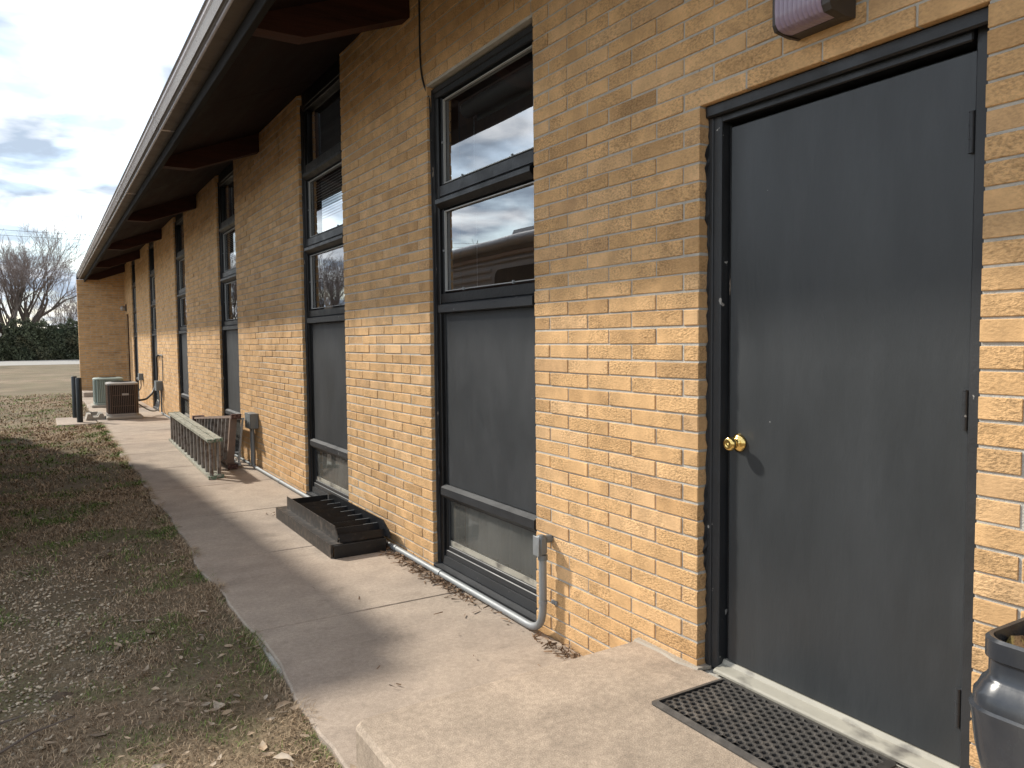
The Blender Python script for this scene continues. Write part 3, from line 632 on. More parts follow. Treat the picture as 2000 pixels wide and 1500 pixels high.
jbox('junction_box', 'square grey electrical box on the wall beside the ladders', 9.29, .475, .26, .175, .10)
jbox('junction_box', 'grey disconnect box on the wall right of the brown air conditioner', 17.7, .49, .30, .2, .13)
jbox('junction_box', 'small brownish box on the wall behind the air conditioners', 21.35, .56, .26, .17, .1)
cb = empty('wall_cable', (-.008, 4.53, 3.1), 'thin black cable hanging down the brick to the nearest window', 'cable')
mk('cable', M['rubber'], lambda m: m.tube(rounded([(-.008, 4.545, 3.77), (-.008, 4.548, 3.3), (-.008, 4.535, 3.18), (-.008, 4.495, 3.08), (.022, 4.478, 3.0), (.03, 4.468, 2.0), (.03, 4.468, .35)], .1), .006, 8), cb)
lf = empty('wall_light', (-.05, 25.2, 2.5), 'small pale lamp above the far door', 'wall light')
mk('base', M['bronze'], lambda m: m.cbox((-.03, 24.95, 2.42), (-.0012, 25.1, 2.62), .005), lf)
mk('globe', M['acwhite'], lambda m: m.lathe([(0, -.17), (.05, -.16), (.075, -.11), (.06, -.05), (.035, -.03)], (0, 25.02, 2.5), 0, 16), lf)

# ------------------------------------------------------------------ door mat, planter
MT = empty('door_mat', (-.16, 1.66, .205), 'grey rubber door mat with round dimples on the step', 'door mat')
mx0, mx1, my0, my1 = -.352, .012, 1.30, 1.992
m = MB(); z0 = .2065
def rr(x0, y0, x1, y1, r, n=5):
    o = []
    for cx, cy, t0 in ((x1-r, y1-r, 0), (x0+r, y1-r, 90), (x0+r, y0+r, 180), (x1-r, y0+r, 270)):
        for k in range(n+1):
            t = math.radians(t0+90*k/n); o.append((cx+r*math.cos(t), cy+r*math.sin(t)))
    return o
outer = rr(mx0, my0, mx1, my1, .02); inn = rr(mx0+.022, my0+.022, mx1-.022, my1-.022, .006)
m.loft([[(x, y, z0) for x, y in outer], [(x, y, z0+.005) for x, y in outer], [(x, y, z0+.012) for x, y in inn], [(x, y, z0+.004) for x, y in inn]], cap=False); m.build('border', M['matr'], MT)
m = MB(); m.add([(x, y, z0+.0035) for x, y in inn], [tuple(range(len(inn)))]); m.build('backing', M['rubber'], MT)
m = MB(); px_ = .0305; py_ = .0264; row = 0; y = my0+.034
while y < my1-.03:
    x = mx0+.036+(px_/2 if row % 2 else 0)
    while x < mx1-.033:
        V = []; F = []; n = 6
        for k in range(n):
            t = math.radians(60*k+30); ro = px_*.575
            V += [(x+ro*math.cos(t), y+ro*math.sin(t), z0+.0115), (x+.0112*math.cos(t), y+.0112*math.sin(t), z0+.0100), (x+.0106*math.cos(t), y+.0106*math.sin(t), z0+.0038)]
        for k in range(n):
            k2 = (k+1) % n; F += [(3*k, 3*k2, 3*k2+1, 3*k+1), (3*k+1, 3*k2+1, 3*k2+2, 3*k+2)]
        m.add(V, F); x += px_
    y += py_; row += 1
tag(m.build('dimples', M['matr'], MT), kind='stuff')
PL = empty('planter', (-.25, .62, .205), 'dark slate plastic planter with stepped rim at the right edge', 'planter')
def ring(hs, z, r, n=8): return [(x-.272, y+.588, z) for x, y in rr(-hs, -hs, hs, hs, r, n)]
prof = [(.185, .206, .06), (.19, .215, .06), (.188, .40, .06), (.192, .44, .06), (.196, .455, .06), (.222, .50, .075), (.243, .56, .08), (.256, .64, .08), (.260, .70, .075), (.262, .722, .07), (.257, .727, .07), (.256, .75, .068), (.251, .757, .065), (.244, .775, .06), (.238, .78, .055), (.232, .79, .05), (.232, .822, .05), (.237, .826, .05), (.237, .862, .05), (.232, .868, .05), (.225, .866, .045), (.216, .80, .045), (.21, .77, .04)]
m = MB(); m.loft([ring(h, z, r) for h, z, r in prof], cap=True); m.build('pot', M['plastic'], PL, True)
V = []; n = 26
for i in range(n):
    for j in range(n):
        x = -.212+.424*i/(n-1); y = -.212+.424*j/(n-1); V.append((x-.275, y+.59, .822+.022*math.sin(i*1.1)*math.cos(j*.9)+random.uniform(0, .022)+.03*math.exp(-((x)**2+(y+.02)**2)/.02)))
m = MB(); m.add(V, [(i*n+j, (i+1)*n+j, (i+1)*n+j+1, i*n+j+1) for i in range(n-1) for j in range(n-1)]); m.build('soil', M['soil'], PL, 'all')

# ------------------------------------------------------------------ steel stair frame lying on the path
ST = empty('steel_stair_frame', (-.27, 5.7, 0), 'black steel stair frame with angled treads lying on the path', 'stair frame')
tk = math.atan2(.02, 1.4)
# lower channel frame
mk('base_channel', M['rustysteel'], lambda m: (m.prism([(-.492, .002), (-.48, .002), (-.472, .10), (-.405, .102), (-.405, .108), (-.492, .108)], 1, 5.06, 6.50)), ST, False)
mk('base_channel', M['blacksteel'], lambda m: (m.prism([(5.035, .002), (5.041, .002), (5.041, .098), (5.11, .098), (5.11, .104), (5.035, .104)], 0, -.475, -.10)), ST, False)
mk('base_channel', M['blacksteel'], lambda m: (m.prism([(6.49, .002), (6.496, .002), (6.496, .10), (6.43, .10), (6.43, .104), (6.496, .104)], 0, -.47, -.09)), ST, False)
mk('base_channel', M['blacksteel'], lambda m: m.cbox((-.1, 5.06, .002), (-.088, 6.48, .10), .002), ST, False)
# upper tray: side strings with clipped corners
mk('string', M['rustysteel'], lambda m: m.prism([(5.12, .109), (6.40, .109), (6.40, .225), (5.17, .225), (5.10, .15)], 0, -.425, -.419), ST, False)
mk('string', M['blacksteel'], lambda m: m.prism([(5.00, .112), (6.36, .109), (6.36, .232), (5.14, .232), (5.02, .16)], 0, -.082, -.074), ST, False)
mk('end_plate', M['blacksteel'], lambda m: m.cbox((-.418, 6.385, .109), (-.0825, 6.392, .2), .001), ST, False)
mk('front_angle', M['blacksteel'], lambda m: (m.prism([(5.08, .109), (5.14, .109), (5.14, .115), (5.087, .115), (5.112, .165), (5.105, .168)], 0, -.418, -.0825)), ST, False)
for k in range(7):
    y = 5.22+k*.165
    mk('tread', M['blacksteel'], lambda m: (m.prism([(y, .120), (y+.006, .119), (y+.022, .178), (y+.125, .150), (y+.126, .156), (y+.018, .186)], 0, -.4185, -.0825)), ST, False)
    mk('worn_edge', M['zinc'], lambda m: m.prism([(y+.0155, .1865), (y+.023, .1855), (y+.023, .1885), (y+.0155, .1895)], 0, -.19, -.083), ST, False)
    mk('weld_bead', M['zinc'], lambda m: m.tube([(-.086, y+.008, .128), (-.085, y+.02, .18), (-.1, y+.022, .187)], .0028, 5), ST)

ST.scale = (1, 1, .86)
# ------------------------------------------------------------------ ladders
A1 = empty('extension_ladder', (-.55, 10.6, 0), 'paint spattered aluminium extension ladder lying on edge on the path', 'ladder')
P0 = np.array((-.60, 8.74)); P1 = np.array((-.50, 12.62)); dr = (P1-P0)/np.linalg.norm(P1-P0); nr = np.array((dr[1], -dr[0]))
def pt(s, o, z): q = P0+dr*s+nr*o; return (q[0], q[1], z)
LEN = float(np.linalg.norm(P1-P0))
def rail(m, s0, s1, o, z0, z1, w):
    m.loft([[pt(s, o-w/2, z0), pt(s, o+w/2, z0), pt(s, o+w/2, z1), pt(s, o-w/2, z1)] for s in (s0, s1)])
for k, (o, s0, s1) in enumerate(((0, 0, LEN-.05), (.088, .06, LEN))):
    for z0_, z1_ in ((.004, .032), (.405, .433)):
        mk('rail', M['paleladder'], lambda m: (rail(m, s0, s1, o, z0_, z1_, .075)), A1, False)
        for sE in (s0, s1): mk('end_cap', M['greenend'], lambda m: rail(m, sE-.012, sE+.02, o, z0_-.003, z1_+.004, .082), A1, False)
    nR = 13
    for j in range(nR):
        s = s0+.06+(s1-s0-.12)*j/(nR-1)
        mk('rung', M['alu'], lambda m: m.loft([[pt(s-.024, o-.018, z), pt(s+.024, o-.018, z), pt(s+.03, o, z), pt(s+.024, o+.018, z), pt(s-.024, o+.018, z), pt(s-.03, o, z)] for z in (.0325, .4045)]), A1, False)
A2 = empty('step_ladder', (-.2, 11, 0), 'folded brown step ladder lying on its side against the wall', 'ladder')
Q0 = np.array((-.275, 9.33)); Q1 = np.array((-.135, 12.75)); d2 = (Q1-Q0)/np.linalg.norm(Q1-Q0); n2 = np.array((d2[1], -d2[0])); L2 = float(np.linalg.norm(Q1-Q0))
def pt2(s, o, z): q = Q0+d2*s+n2*(o+.09*z); return (q[0], q[1], z)
def rail2(m, o, w, za, zb, t, s0=0, s1=None):
    s1 = L2 if s1 is None else s1
    m.loft([[pt2(s, o-w/2, z), pt2(s, o+w/2, z), pt2(s, o+w/2, z+t), pt2(s, o-w/2, z+t)] for s, z in ((s0, za), (s1, zb))])
mk('rail', M['brownladder'], lambda m: rail2(m, 0, .085, .03, .03, .03), A2, False)
mk('rail', M['brownladder'], lambda m: rail2(m, 0, .085, .60, .30, .03), A2, False)
mk('back_leg', M['trim'], lambda m: rail2(m, .085, .03, .03, .03, .025, .02), A2, False)
mk('back_leg', M['trim'], lambda m: rail2(m, .085, .03, .57, .29, .025, .02), A2, False)
mk('back_brace', M['trim'], lambda m: m.tube([pt2(.06, .088, .58), pt2(.12, .088, .06)], .013, 6), A2)
for s, zt_ in ((0, .63), (0, .045)): mk('foot', M['maroon'], lambda m: m.loft([[pt2(sx, -.055, zt_-.04), pt2(sx, .055, zt_-.04), pt2(sx, .055, zt_+.015), pt2(sx, -.055, zt_+.015)] for sx in (-.03, .035)]), A2, False)
for j in range(11):
    s = .14+j*.3; zt_ = .60-.30*s/L2; w = .1 if j == 0 else .04
    mk('step', M['brownladder'] if j == 0 else M['alu'], lambda m: m.loft([[pt2(s-.012, -.04, z), pt2(s+w*.5, -.042, z), pt2(s+w*.5, .035, z), pt2(s-.012, .035, z)] for z in (.0605, zt_-.0005)]), A2, False)
mk('top_cap', M['maroon'], lambda m: m.loft([[pt2(L2+.001, -.06, z), pt2(L2+.12, -.06, z), pt2(L2+.12, .11, z), pt2(L2+.001, .11, z)] for z in (.012, .345)]), A2, False)

# ------------------------------------------------------------------ air conditioners and pads, pipes
def ac(name, label, cx, cy, w, h, z0, body, trim, louv):
    e = empty(name, (cx, cy, z0), label, 'air conditioner')
    def rg(hs, z, r=.1): return [(x+cx, y+cy, z) for x, y in rr(-hs, -hs, hs, hs, r, 6)]
    hs = w/2
    mk('base_pan', trim, lambda m: m.loft([rg(hs, z0), rg(hs+.004, z0+.02), rg(hs+.004, z0+.045), rg(hs-.012, z0+.05)]), e)
    mk('coil', M['acdark'] if louv == 'grille' else body, lambda m: m.loft([rg(hs-.03, z0+.0505), rg(hs-.03, z0+h-.0505)]), e)
    mk('top_cover', trim, lambda m: m.loft([rg(hs-.02, z0+h-.05), rg(hs+.004, z0+h-.045), rg(hs+.006, z0+h-.015), rg(hs-.03, z0+h), rg(hs-.12, z0+h+.006)]), e)
    mk('fan_guard', M['acdark'], lambda m: [m.lathe([(r+.004, z0+h+.0065), (r+.004, z0+h+.012), (r-.004, z0+h+.012), (r-.004, z0+h+.0065)], (cx, cy, 0), 2, 24) for r in (.06, .1, .14, .18)], e)
    if louv == 'grille':
        n = 15
        for fx in range(4):
            for k in range(n):
                t = -hs+.05+(w-.1)*k/(n-1); p = {0: (cx+t, cy-hs+.006), 1: (cx-hs+.006, cy+t), 2: (cx+hs-.006, cy+t), 3: (cx+t, cy+hs-.006)}[fx]
                if fx == 3: continue
                mk('grille_bar', M['acbrown2'], lambda m: m.box((p[0]-.004, p[1]-.004, z0+.0502), (p[0]+.004, p[1]+.004, z0+h-.0502)), e, False)
        for z in (.3, .62): mk('grille_band', M['acbrown2'], lambda m: m.loft([rg(hs-.004, z0+h*z), rg(hs-.004, z0+h*z+.007)], cap=False), e)
        for sx in (-1, 1):
            for sy in (-1, 1): mk('corner_post', body, lambda m: m.loft([[(cx+sx*(hs-.002-.1+.1*math.sin(math.radians(t)))-0*sx, cy+sy*(hs-.002-.1+.1*math.cos(math.radians(t))), z) for t in range(10, 81, 14)]+[(cx+sx*(hs-.012-.1+.1*math.sin(math.radians(t))), cy+sy*(hs-.012-.1+.1*math.cos(math.radians(t))), z) for t in range(80, 9, -14)] for z in (z0+.0503, z0+h-.0503)]), e)
        mk('badge', M['acwhite'], lambda m: m.cbox((cx-.02, cy-hs-.004, z0+h*.615), (cx+.10, cy-hs+.004, z0+h*.675), .002), e)
    else:
        n = 14
        for fx in range(3):
            for k in range(n):
                t = -hs+.07+(w-.14)*k/(n-1); ww = (w-.14)/(n-1)*.3
                p = {0: ((cx+t-ww, cy-hs-.001), (cx+t+ww, cy-hs+.035)), 1: ((cx-hs-.001, cy+t-ww), (cx-hs+.035, cy+t+ww)), 2: ((cx+hs-.035, cy+t-ww), (cx+hs+.001, cy+t+ww))}[fx]
                mk('louvre', body, lambda m: m.cbox((p[0][0], p[0][1], z0+.0502), (p[1][0], p[1][1], z0+h-.0502), .008), e, False)
    return e
def pad(label, x0, y0, x1, y1):
    o = MB().cbox((x0, y0, .0005), (x1, y1, .06), .012).build('equipment_pad', M['concpale']); tag(o, label, 'pad'); return o
pad('concrete pad under the brown air conditioner', -1.11, 16.72, -.47, 17.45); pad('concrete pad under the pale green air conditioner', -1.2, 20.2, -.46, 20.95)
ac('air_conditioner', 'brown grille air conditioner with white top and badge', -.81, 17.08, .55, .66, .0605, M['acbrown'], M['acwhite'], 'grille')
ac('air_conditioner', 'pale green ribbed air conditioner behind the brown one', -.83, 20.57, .62, .62, .0605, M['acgreen'], M['acgreen'], 'rib')
hose = empty('refrigerant_hose', (-.3, 17.4, .3), 'black hoses looping from the brown air conditioner to the wall', 'hose')
mk('hose', M['rubber'], lambda m: m.tube(rounded([(-.535, 17.2, .33), (-.35, 17.4, .33), (-.15, 18.0, .42), (-.03, 18.15, .7), (-.03, 18.2, 1.2), (-.03, 17.9, 1.225)], .15, 8), .022, 8), hose)
mk('whip', M['greybox'], lambda m: m.tube(rounded([(-.535, 17.1, .28), (-.3, 17.2, .1), (-.12, 17.45, .08), (-.06, 17.66, .25), (-.07, 17.7, .5)], .2, 8), .013, 8), hose)
mk('pipe', M['greybox'], lambda m: m.tube(rounded([(-.02, 18.1, 1.23), (-.02, 17.35, 1.235), (-.02, 17.35, .7)], .04), .01, 6), hose)
h2 = empty('refrigerant_hose', (-.2, 20.8, .3), 'thin dark cable from the small box to the green air conditioner', 'hose')
mk('hose', M['rubber'], lambda m: m.tube(rounded([(-.05, 21.3, .56), (-.06, 21.2, .35), (-.3, 20.9, .2), (-.515, 20.7, .2)], .15, 8), .012, 8), h2)
# bollards
for i, (x, y, h, lb) in enumerate(((-1.565, 16.74, .84, 'nearer of two dark pipe bollards beside the air conditioners'), (-1.605, 17.85, .83, 'farther dark pipe bollard, partly hidden behind the nearer one'))):
    o = MB().lathe([(.052, -.02), (.052, h-.012), (.046, h-.002), (.044, h), (.04, h), (.038, h-.03)], (x, y, 0), 2, 24).build('bollard', M['bollard'], None, True); tag(o, lb, 'bollard', 'pipe bollards')
# concrete splash block
m = MB(); bx, by = -1.255, 17.28
def blk(m):
    x0, x1, y0, y1 = -1.455, -1.125, 17.0, 17.62
    m.prism([(x0, .0), (x1, .0), (x1-.03, .115), (x1-.09, .115), (x1-.12, .05), (x0+.12, .05), (x0+.09, .115), (x0+.03, .115)], 1, y0, y1-.06)
    m.prism([(x0, .0), (x1, .0), (x1-.03, .115), (x0+.03, .115)], 1, y1-.06, y1)
blk(m); o = m.build('splash_block', M['concpale']); tag(o, 'concrete splash block trough between bollards and brown air conditioner', 'splash block')

# ------------------------------------------------------------------ motorhome parked left of the camera (seen in the windows, casts the lawn shadow)
RV = empty('motorhome', (-2.112, 0, 0), 'long parked motorhome with ribbed tan sides reflected in the near window', 'motorhome')
rx1 = -2.26; rx0 = -4.65; ry0, ry1 = 6.0, 13.2
def rgv(x0, x1, y0, y1, z, r): return [(x, y, z) for x, y in rr(x0, y0, x1, y1, r, 6)]
mk('body', M['rv'], lambda m: m.loft([rgv(rx0, rx1, ry0, ry1, .45, .12), rgv(rx0, rx1, ry0, ry1, 2.62, .12), rgv(rx0+.02, rx1-.02, ry0+.02, ry1-.02, 2.72, .12), rgv(rx0+.12, rx1-.12, ry0+.12, ry1-.12, 2.78, .12)]), RV)
for k in range(19):
    z = .75+k*.095
    if 1.72 < z < 2.42:
        spans = ((ry0+.2, 7.05), (8.55, 10.3), (11.9, ry1-.2))
    else: spans = ((ry0+.2, ry1-.2),)
    for a, b in spans: mk('side_rib', M['rv'], lambda m: m.prism([(rx1-.001, z-.03), (rx1+.022, z-.012), (rx1+.022, z+.012), (rx1-.001, z+.03)], 1, a, b), RV, False)
mk('roof_rail', M['rvtrim'], lambda m: (m.cbox((rx1-.02, ry0+.1, 2.50), (rx1+.03, ry1-.1, 2.56), .01)), RV)
mk('shadow_awning', M['rv'], lambda m: (m.tube([(rx1+.062, 6.3, 2.66), (rx1+.062, 12.6, 2.66)], .062, 14), m.cbox((rx1-.06, 6.3, 2.62), (rx1+.05, 12.6, 2.72), .01)), RV)  # roll and filler box added to widen the shadow cast on the path
for a, b in ((7.15, 8.45), (10.4, 11.8)): mk('window', M['rvdark'], lambda m: m.loft([[(x, y, z) for y, z in rr(a, 1.76, b, 2.36, .12, 5)] for x in (rx1-.005, rx1+.014)]), RV, False)
for a, b in ((8.2, 8.9),): mk('roof_unit', M['acwhite'], lambda m: m.loft([rgv(-3.9, -3.0, 8.6, 9.6, 2.775, .1), rgv(-3.85, -3.05, 8.7, 9.5, 3.02, .15)]), RV)
mk('roof_handle', M['chrome'], lambda m: m.tube(rounded([(rx1-.15, 7.2, 2.74), (rx1-.15, 7.2, 2.98), (rx1-.15, 7.6, 2.98), (rx1-.15, 7.6, 2.74)], .1), .02, 8), RV)
mk('cab', M['rv'], lambda m: m.prism([(13.1, .5), (15.6, .5), (15.6, 1.2), (14.7, 1.35), (13.9, 2.15), (13.1, 2.3)], 0, -4.45, -2.5), RV, False)
mk('cab_window', M['rvdark'], lambda m: m.prism([(13.3, 1.4), (14.5, 1.4), (13.9, 2.02), (13.3, 2.1)], 0, -2.504, -2.49), RV, False)
mk('side_mirror', M['rubber'], lambda m: (m.cbox((-2.26, 13.56, 1.585), (-2.045, 13.64, 1.785), .03), m.tube([(-2.51, 13.62, 1.5), (-2.2, 13.6, 1.62)], .015, 8)), RV)
mk('side_mirror_glass', M['chrome'], lambda m: m.lathe([(0, 13.5545), (.03, 13.5545), (.03, 13.5595)], (-2.085, 0, 1.625), 1, 16), RV)
for y in (8.2, 14.5):
    for x in (-2.62, -4.4): mk('wheel', M['rubber'], lambda m: m.lathe([(.1, x-.11), (.36, x-.11), (.38, x-.07), (.38, x+.07), (.36, x+.11), (.18, x+.11), (.16, x+.07), (.02, x+.07)], (0, y, .345), 0, 24), RV)
for y in (7.33, 7.5): mk('marker_lamp', M['brass'], lambda m: m.lathe([(0, rx1+.03), (.03, rx1+.036), (.0, rx1+.05)], (0, y+1.2, 2.66), 0, 12), RV)

RV.rotation_euler = (0, 0, .0422)
# ------------------------------------------------------------------ trees, hedge, wires
def grow(m, p, d, L_, r, depth, nseg, tw, spread, rs, minr):
    pts = [p]; rad = [r]; q = p.copy(); dd = d.copy()
    for i in range(nseg):
        dd = dd+np.array([rs.gauss(0, .12), rs.gauss(0, .12), rs.gauss(0, .07)+.06*(1 if depth < 4 else .3)]); dd /= np.linalg.norm(dd)
        q = q+dd*L_/nseg; pts.append(q.copy()); rad.append(max(minr, r*(1-.5*(i+1)/nseg)))
    (m[0] if depth < 3 else m[1]).tube(pts, rad, 6 if depth < 2 else (4 if depth < 4 else 3), cap=False)
    if depth >= tw: return
    nb = rs.choice((3, 4)) if depth else 4
    if depth >= 3: nb = rs.choice((2, 3, 3))
    for k in range(nb):
        t = rs.uniform(.35, 1.0) if k else 1.0
        i = min(nseg, max(1, int(round(t*nseg)))); s = pts[i]; a = rs.uniform(0, 2*math.pi)
        e = np.cross(dd, (math.cos(a), math.sin(a), .3)); e /= np.linalg.norm(e)+1e-9
        an = rs.uniform(.25, spread); nd = dd*math.cos(an)+e*math.sin(an); nd[2] += .08; nd /= np.linalg.norm(nd)
        grow(m, s, nd, L_*rs.uniform(.55, .82), rad[i]*rs.uniform(.55, .8), depth+1, max(2, nseg-1), tw, spread, rs, minr)
def tree(name, label, loc, stems, Ltr, r, seed, tw=6, spread=.75, minr=.012, fan=.42):
    rs = random.Random(seed); e = empty(name, loc, label, 'tree', 'bare winter trees'); m = (MB(), MB())
    for k in range(stems):
        a = 2*math.pi*k/max(1, stems)+rs.uniform(-.4, .4); t = rs.uniform(.12, fan) if stems > 1 else .03
        d = np.array((math.cos(a)*math.sin(t), math.sin(a)*math.sin(t), math.cos(t)))
        grow(m, np.array(loc)+np.array((math.cos(a), math.sin(a), -.1/max(.3, r))) *r*(.9 if stems > 1 else 0)+np.array((0, 0, -.05)), d, Ltr*rs.uniform(.85, 1.1), r*rs.uniform(.7, 1.), 0, 5, tw, spread, rs, minr)
    m[0].build('trunk', M['bark'], e, 'all'); m[1].build('crown', M['twig'], e); return e
def tree_copy(e, loc, s, rot, label):
    c = e.copy(); COL.objects.link(c); c['label'] = label
    for ch in e.children:
        o = ch.copy(); COL.objects.link(o); mpi = ch.matrix_parent_inverse.copy(); o.parent = c; o.matrix_parent_inverse = mpi
    c.location = loc; c.scale = (s, s, s*random.uniform(.92, 1.08)); c.rotation_euler = (0, 0, rot); return c
T1 = tree('bare_tree', 'large bare multi-stemmed tree rising behind the hedge', (-4.2, 96, -.05), 6, 5.3, .46, 11, 6, .62, .011, .36)
T2 = tree('bare_tree', 'small bare tree beside the wing wall corner, behind the hedge', (2.6, 108, -.05), 3, 2.9, .18, 5, 5, .8, .012)
tree_copy(T1, (-12.0, 104, -.05), .85, 1.9, 'bare tree beyond the hedge at the left edge of the picture')
tree_copy(T2, (-.6, 118, -.05), 1.15, 2.4, 'faint bare tree behind the large one, over the hedge')
tree_copy(T1, (-18.3, 63.8, -.05), .75, .7, 'bare tree reflected in the second window from the near door')
tree_copy(T2, (-18.5, 41, -.05), .72, 1.1, 'bare tree reflected above the motorhome, left one')
tree_copy(T2, (-20.4, 39.5, -.05), .78, 4.0, 'bare tree reflected above the motorhome, middle one')
tree_copy(T2, (-22.2, 37.4, -.05), .7, 5.2, 'bare tree reflected above the motorhome, right one')
tree_copy(T1, (-34, 62, -.05), .6, 3.0, 'bare tree far across the lawn, out on the left')
tree_copy(T1, (-12.0, 69.5, -.05), .7, 5.0, 'bare tree reflected in the third window')
HG = empty('hedge', (-10, 88.5, -.05), 'dense dark evergreen hedge across the road', 'hedge')
n = 46000; X = rng.uniform(-38, 22, n); top = 3.45+.2*np.sin(X*1.3)+.16*np.sin(X*2.9+1)+.14*np.sin(X*5.3)+.1*np.sin(X*9.1); u = rng.random(n)
Zc = -.03+top*u; Yc = 87.4+.35*np.sin(X*2.2)*np.sin(Zc*1.9+X)+np.abs(rng.normal(0, .3, n))+.55*np.clip(u-.75, 0, 1)*2
tp = rng.random(n) < .18; Zc[tp] = top[tp]+rng.normal(0, .12, tp.sum()); Yc[tp] = rng.uniform(87.6, 89.4, tp.sum())
c0 = np.stack([X, Yc, Zc], -1); dv3 = rng.normal(0, 1, (n, 3)); dv3[:, 2] = np.abs(dv3[:, 2])*.9+.3; dv3 /= np.linalg.norm(dv3, axis=1)[:, None]
sd3 = np.cross(dv3, rng.normal(0, 1, (n, 3))); sd3 /= np.linalg.norm(sd3, axis=1)[:, None]; ln = rng.uniform(.12, .30, n)[:, None]
V = np.stack([c0-sd3*ln*.4, c0+sd3*ln*.4, c0+dv3*ln], 1).reshape(-1, 3); raw('foliage', V, np.arange(3*n).reshape(-1, 3), M['hedge'], HG)
m = MB(); xs = np.linspace(-38, 22, 120)
m.loft([[(x, 88.0+.2*math.sin(x*2.2), -.05), (x, 87.95+.2*math.sin(x*2.2), 3.1+.15*math.sin(x*1.3)), (x, 89.3, 3.1), (x, 89.3, -.05)] for x in xs]); m.build('hedge_core', M['hedgecore'], HG)  # solid dark core filling the hedge behind the foliage
for z, lb in ((10.1, 'upper thin utility wire crossing the sky behind the trees'), (9.7, 'lower thin utility wire crossing the sky behind the trees')):
    o = MB().tube([(x, 70, z+.0009*(x-3)**2-.0) for x in np.linspace(-70, 60, 40)], .014, 5).build('utility_wire', M['rubber']); tag(o, lb, 'wire', 'utility wires')

# ------------------------------------------------------------------ lawn cover
def gz(x, y):
    return -.026+bumpy(x, y)*np.exp(-((x+2)/6)**2)*np.exp(-((y-6)/16)**2)
def scatter(n, x0, x1, y0, y1, p=1.0):
    t = rng.random(n)**p; return rng.uniform(x0, x1, n), y0+(y1-y0)*t
bx_, by_ = [], []
for n, x0, x1, y0, y1 in ((60000, -2.75, -1.24, 2.0, 5.0), (46000, -2.9, -1.24, 5.0, 9.0), (22000, -3.1, -1.24, 9.0, 16.3), (9000, -3.4, -1.3, 16.3, 27), (12000, -6, -2.8, 1, 14), (9000, -1.345, -1.25, 2.45, 16.3)):
    x, y = scatter(n, x0, x1, y0, y1, 1.0); bx_.append(x); by_.append(y)
x = np.concatenate(bx_); y = np.concatenate(by_)
cl = np.sin(x*4.1+y*1.3)*np.sin(y*3.1-x*2.2)+.6*np.sin(x*9.7-y*6.3)                 # thin where the ground is bare
keep = rng.random(len(x)) < np.clip(.62+.38*cl, .12, 1); edge = x > -1.30; keep |= edge
bare = np.exp(-(((x+2.1)/.28)**2+((y-4.7)/1.4)**2)); keep &= rng.random(len(x)) > .85*bare
pad_ = (x > -1.97) & (y > 16.3) & (y < 18.05); keep &= ~pad_
x, y = x[keep], y[keep]; n = len(x); a = rng.uniform(0, 2*np.pi, n); fr_ = x > -1.305; a[fr_] = rng.normal(0, .9, fr_.sum()); sc_l = np.clip(.6+y*.05, .7, 1.6)
h = rng.uniform(.008, .030, n)*sc_l; h[fr_] *= 1.35; lean = rng.uniform(.6, 2.6, n)*h; w = rng.uniform(.0011, .0027, n)*sc_l*np.clip(y/4, 1, 3)
z = gz(x, y)-.004; b0 = np.stack([x, y, z], -1); s = np.stack([-np.sin(a), np.cos(a), 0*a], -1)*w[:, None]; f_ = np.stack([np.cos(a), np.sin(a), 0*a], -1)
mid = b0+f_*(lean*.35)[:, None]; mid[:, 2] += h*.8; tip = b0+f_*(lean)[:, None]; tip[:, 2] += h
V = np.stack([b0-s, b0+s, mid+s*.7, mid-s*.7, tip], 1).reshape(-1, 3); base = np.arange(n)[:, None]*5
F = np.concatenate([base+np.array([0, 1, 2]), base+np.array([0, 2, 3]), base+np.array([3, 2, 4])], 1).reshape(-1, 3)
tag(raw('grass', V, F, M['blade']), 'short dormant brown and green grass on the lawn', 'grass', kind='stuff')
# dry leaves
n = 750; x, y = scatter(n, -2.7, -1.22, 2.2, 9, 1.3); x[:120] = rng.uniform(-1.9, -1.25, 120); y[:120] = rng.uniform(2.3, 4.6, 120)
V = []; F = []
for i in range(n):
    L_ = rng.uniform(.009, .026)*(1+.9*(rng.random() < .1)); a = rng.uniform(0, 6.28); wv = L_*rng.uniform(.25, .45); c_ = rng.uniform(-.35, .35)
    Z = float(gz(x[i], y[i]))+rng.uniform(.008, .028); tl = rng.uniform(-.3, .3)
    P_ = [(-L_, 0, c_*L_), (-.3*L_, wv, 0), (.4*L_, .8*wv, -.1*L_), (L_, 0, c_*L_*1.2), (.4*L_, -.8*wv, .15*L_*c_), (-.3*L_, -wv, .3*L_*c_), (0, 0, -.2*L_)]
    o = len(V)
    for p in P_: V.append((x[i]+p[0]*math.cos(a)-p[1]*math.sin(a), y[i]+p[0]*math.sin(a)+p[1]*math.cos(a), Z+p[2]+tl*p[1]))
    for k in range(6): F.append((o+k, o+(k+1) % 6, o+6))
tag(raw('fallen_leaves', V, F, M['leaf']), 'curled tan fallen leaves scattered over the lawn', 'leaves', kind='stuff')
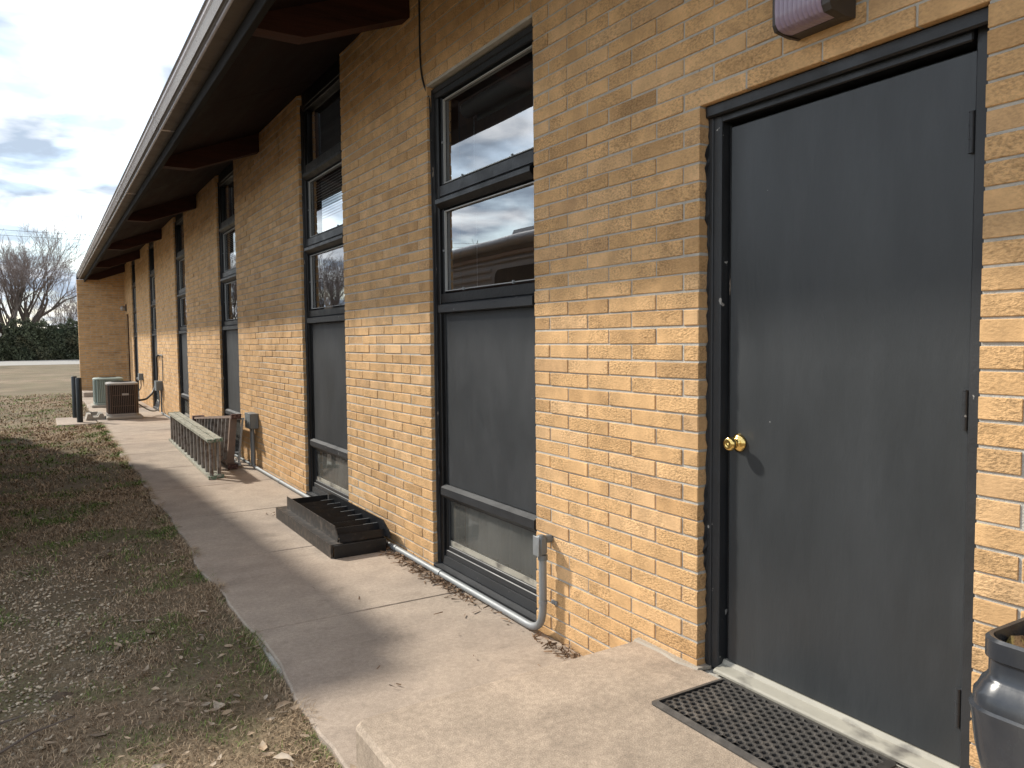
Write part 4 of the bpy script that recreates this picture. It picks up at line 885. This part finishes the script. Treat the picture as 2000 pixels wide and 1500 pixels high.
# gravel patch
V = []; F = []
cs = [(-2.4, 6.1, .25, 250), (-2.05, 5.6, .22, 260), (-2.13, 4.5, .22, 500), (-2.25, 4.0, .2, 450), (-1.95, 4.9, .15, 200), (-2.3, 5.2, .2, 300), (-2.3, 3.6, .15, 200), (-1.9, 3.9, .25, 120)]
ico = [(0, 0, 1), (.9, 0, .3), (.28, .86, .3), (-.73, .53, .3), (-.73, -.53, .3), (.28, -.86, .3), (0, 0, -.7)]
icf = [(0, 1, 2), (0, 2, 3), (0, 3, 4), (0, 4, 5), (0, 5, 1), (6, 2, 1), (6, 3, 2), (6, 4, 3), (6, 5, 4), (6, 1, 5)]
for cx_, cy_, sg, k in cs:
    for _ in range(int(k*1.1)):
        px, py = rng.normal(cx_, sg), rng.normal(cy_, sg*1.7); r = abs(rng.normal(.005, .0035))+.002; sx, sy, szz = rng.uniform(.7, 1.3, 3)*r; a = rng.uniform(0, 6.3)
        if px > -1.3 or py < 2.2: continue
        z = float(gz(px, py))+r*.1; o = len(V)
        for q in ico: V.append((px+(q[0]*sx*math.cos(a)-q[1]*sy*math.sin(a)), py+(q[0]*sx*math.sin(a)+q[1]*sy*math.cos(a)), z+q[2]*szz*.7))
        F += [tuple(o+i for i in f) for f in icf]
tag(raw('gravel', V, F, M['stone']), 'pale pebbles lying in bare patches of the lawn', 'gravel', kind='stuff')
# brown litter gathered against the wall foot and on the path edge
V = []; F = []
for cx_, cy_, sx, sy, k in ((-.085, 4.35, .035, .35, 520), (-.07, 2.85, .03, .16, 140), (-.09, 5.0, .03, .18, 120), (-.6, 3.6, .4, .6, 14), (-.45, 6.6, .05, .1, 12)):
    for _ in range(k):
        px, py = rng.normal(cx_, sx), rng.normal(cy_, sy)
        if px > -.02: continue
        L_ = rng.uniform(.006, .03); wv = rng.uniform(.001, .0045); a = rng.uniform(0, 6.3); o = len(V); z = .003+rng.uniform(0, .012)
        ca, sa = math.cos(a), math.sin(a)
        for q in ((-L_, -wv, 0), (-L_, wv, .002), (L_, wv*.5, rng.uniform(0, .012)), (L_, -wv, .001)): V.append((px+q[0]*ca-q[1]*sa, py+q[0]*sa+q[1]*ca, z+q[2]))
        F.append((o, o+1, o+2)); F.append((o, o+2, o+3))
tag(raw('leaf_litter', V, F, M['litter']), 'brown leaf crumbs gathered along the wall foot', 'leaf litter', kind='stuff')
# twigs and a clod
tw = [((-2.34, 3.27), (-2.2, 3.37), (-2.06, 3.42), 'long thin bare twig lying on the lawn, lower left corner'), ((-2.36, 3.52), (-2.3, 3.56), (-2.22, 3.57), 'short grey twig on the lawn beside the pebbles')]
for a, b, c, lb in tw:
    o = MB().tube([(q[0], q[1], float(gz(*q))+.02+.006*k) for k, q in enumerate((a, b, c))], [.006, .005, .002], 6).build('twig', M['bark']); tag(o, lb, 'twig', 'twigs on the lawn')
m = MB(); rs = random.Random(3); rings = []
for k in range(5):
    t = k/4; rings.append([(-2.1+(.075*(1-t**2)+.01)*math.cos(u)*rs.uniform(.8, 1.2), 3.74+(.04*(1-t**2)+.01)*math.sin(u)*rs.uniform(.8, 1.2), -.052+.045*t+rs.uniform(-.003, .003)) for u in np.linspace(0, 2*math.pi, 12, endpoint=False)])
m.loft(rings); o = m.build('earth_clod', mat('clod', (.10, .07, .045), .95, var=.4, vscale=40, bump=.01, bscale=60), None, True); tag(o, 'dark clod of earth and thatch on the lawn by the pebbles', 'clod')
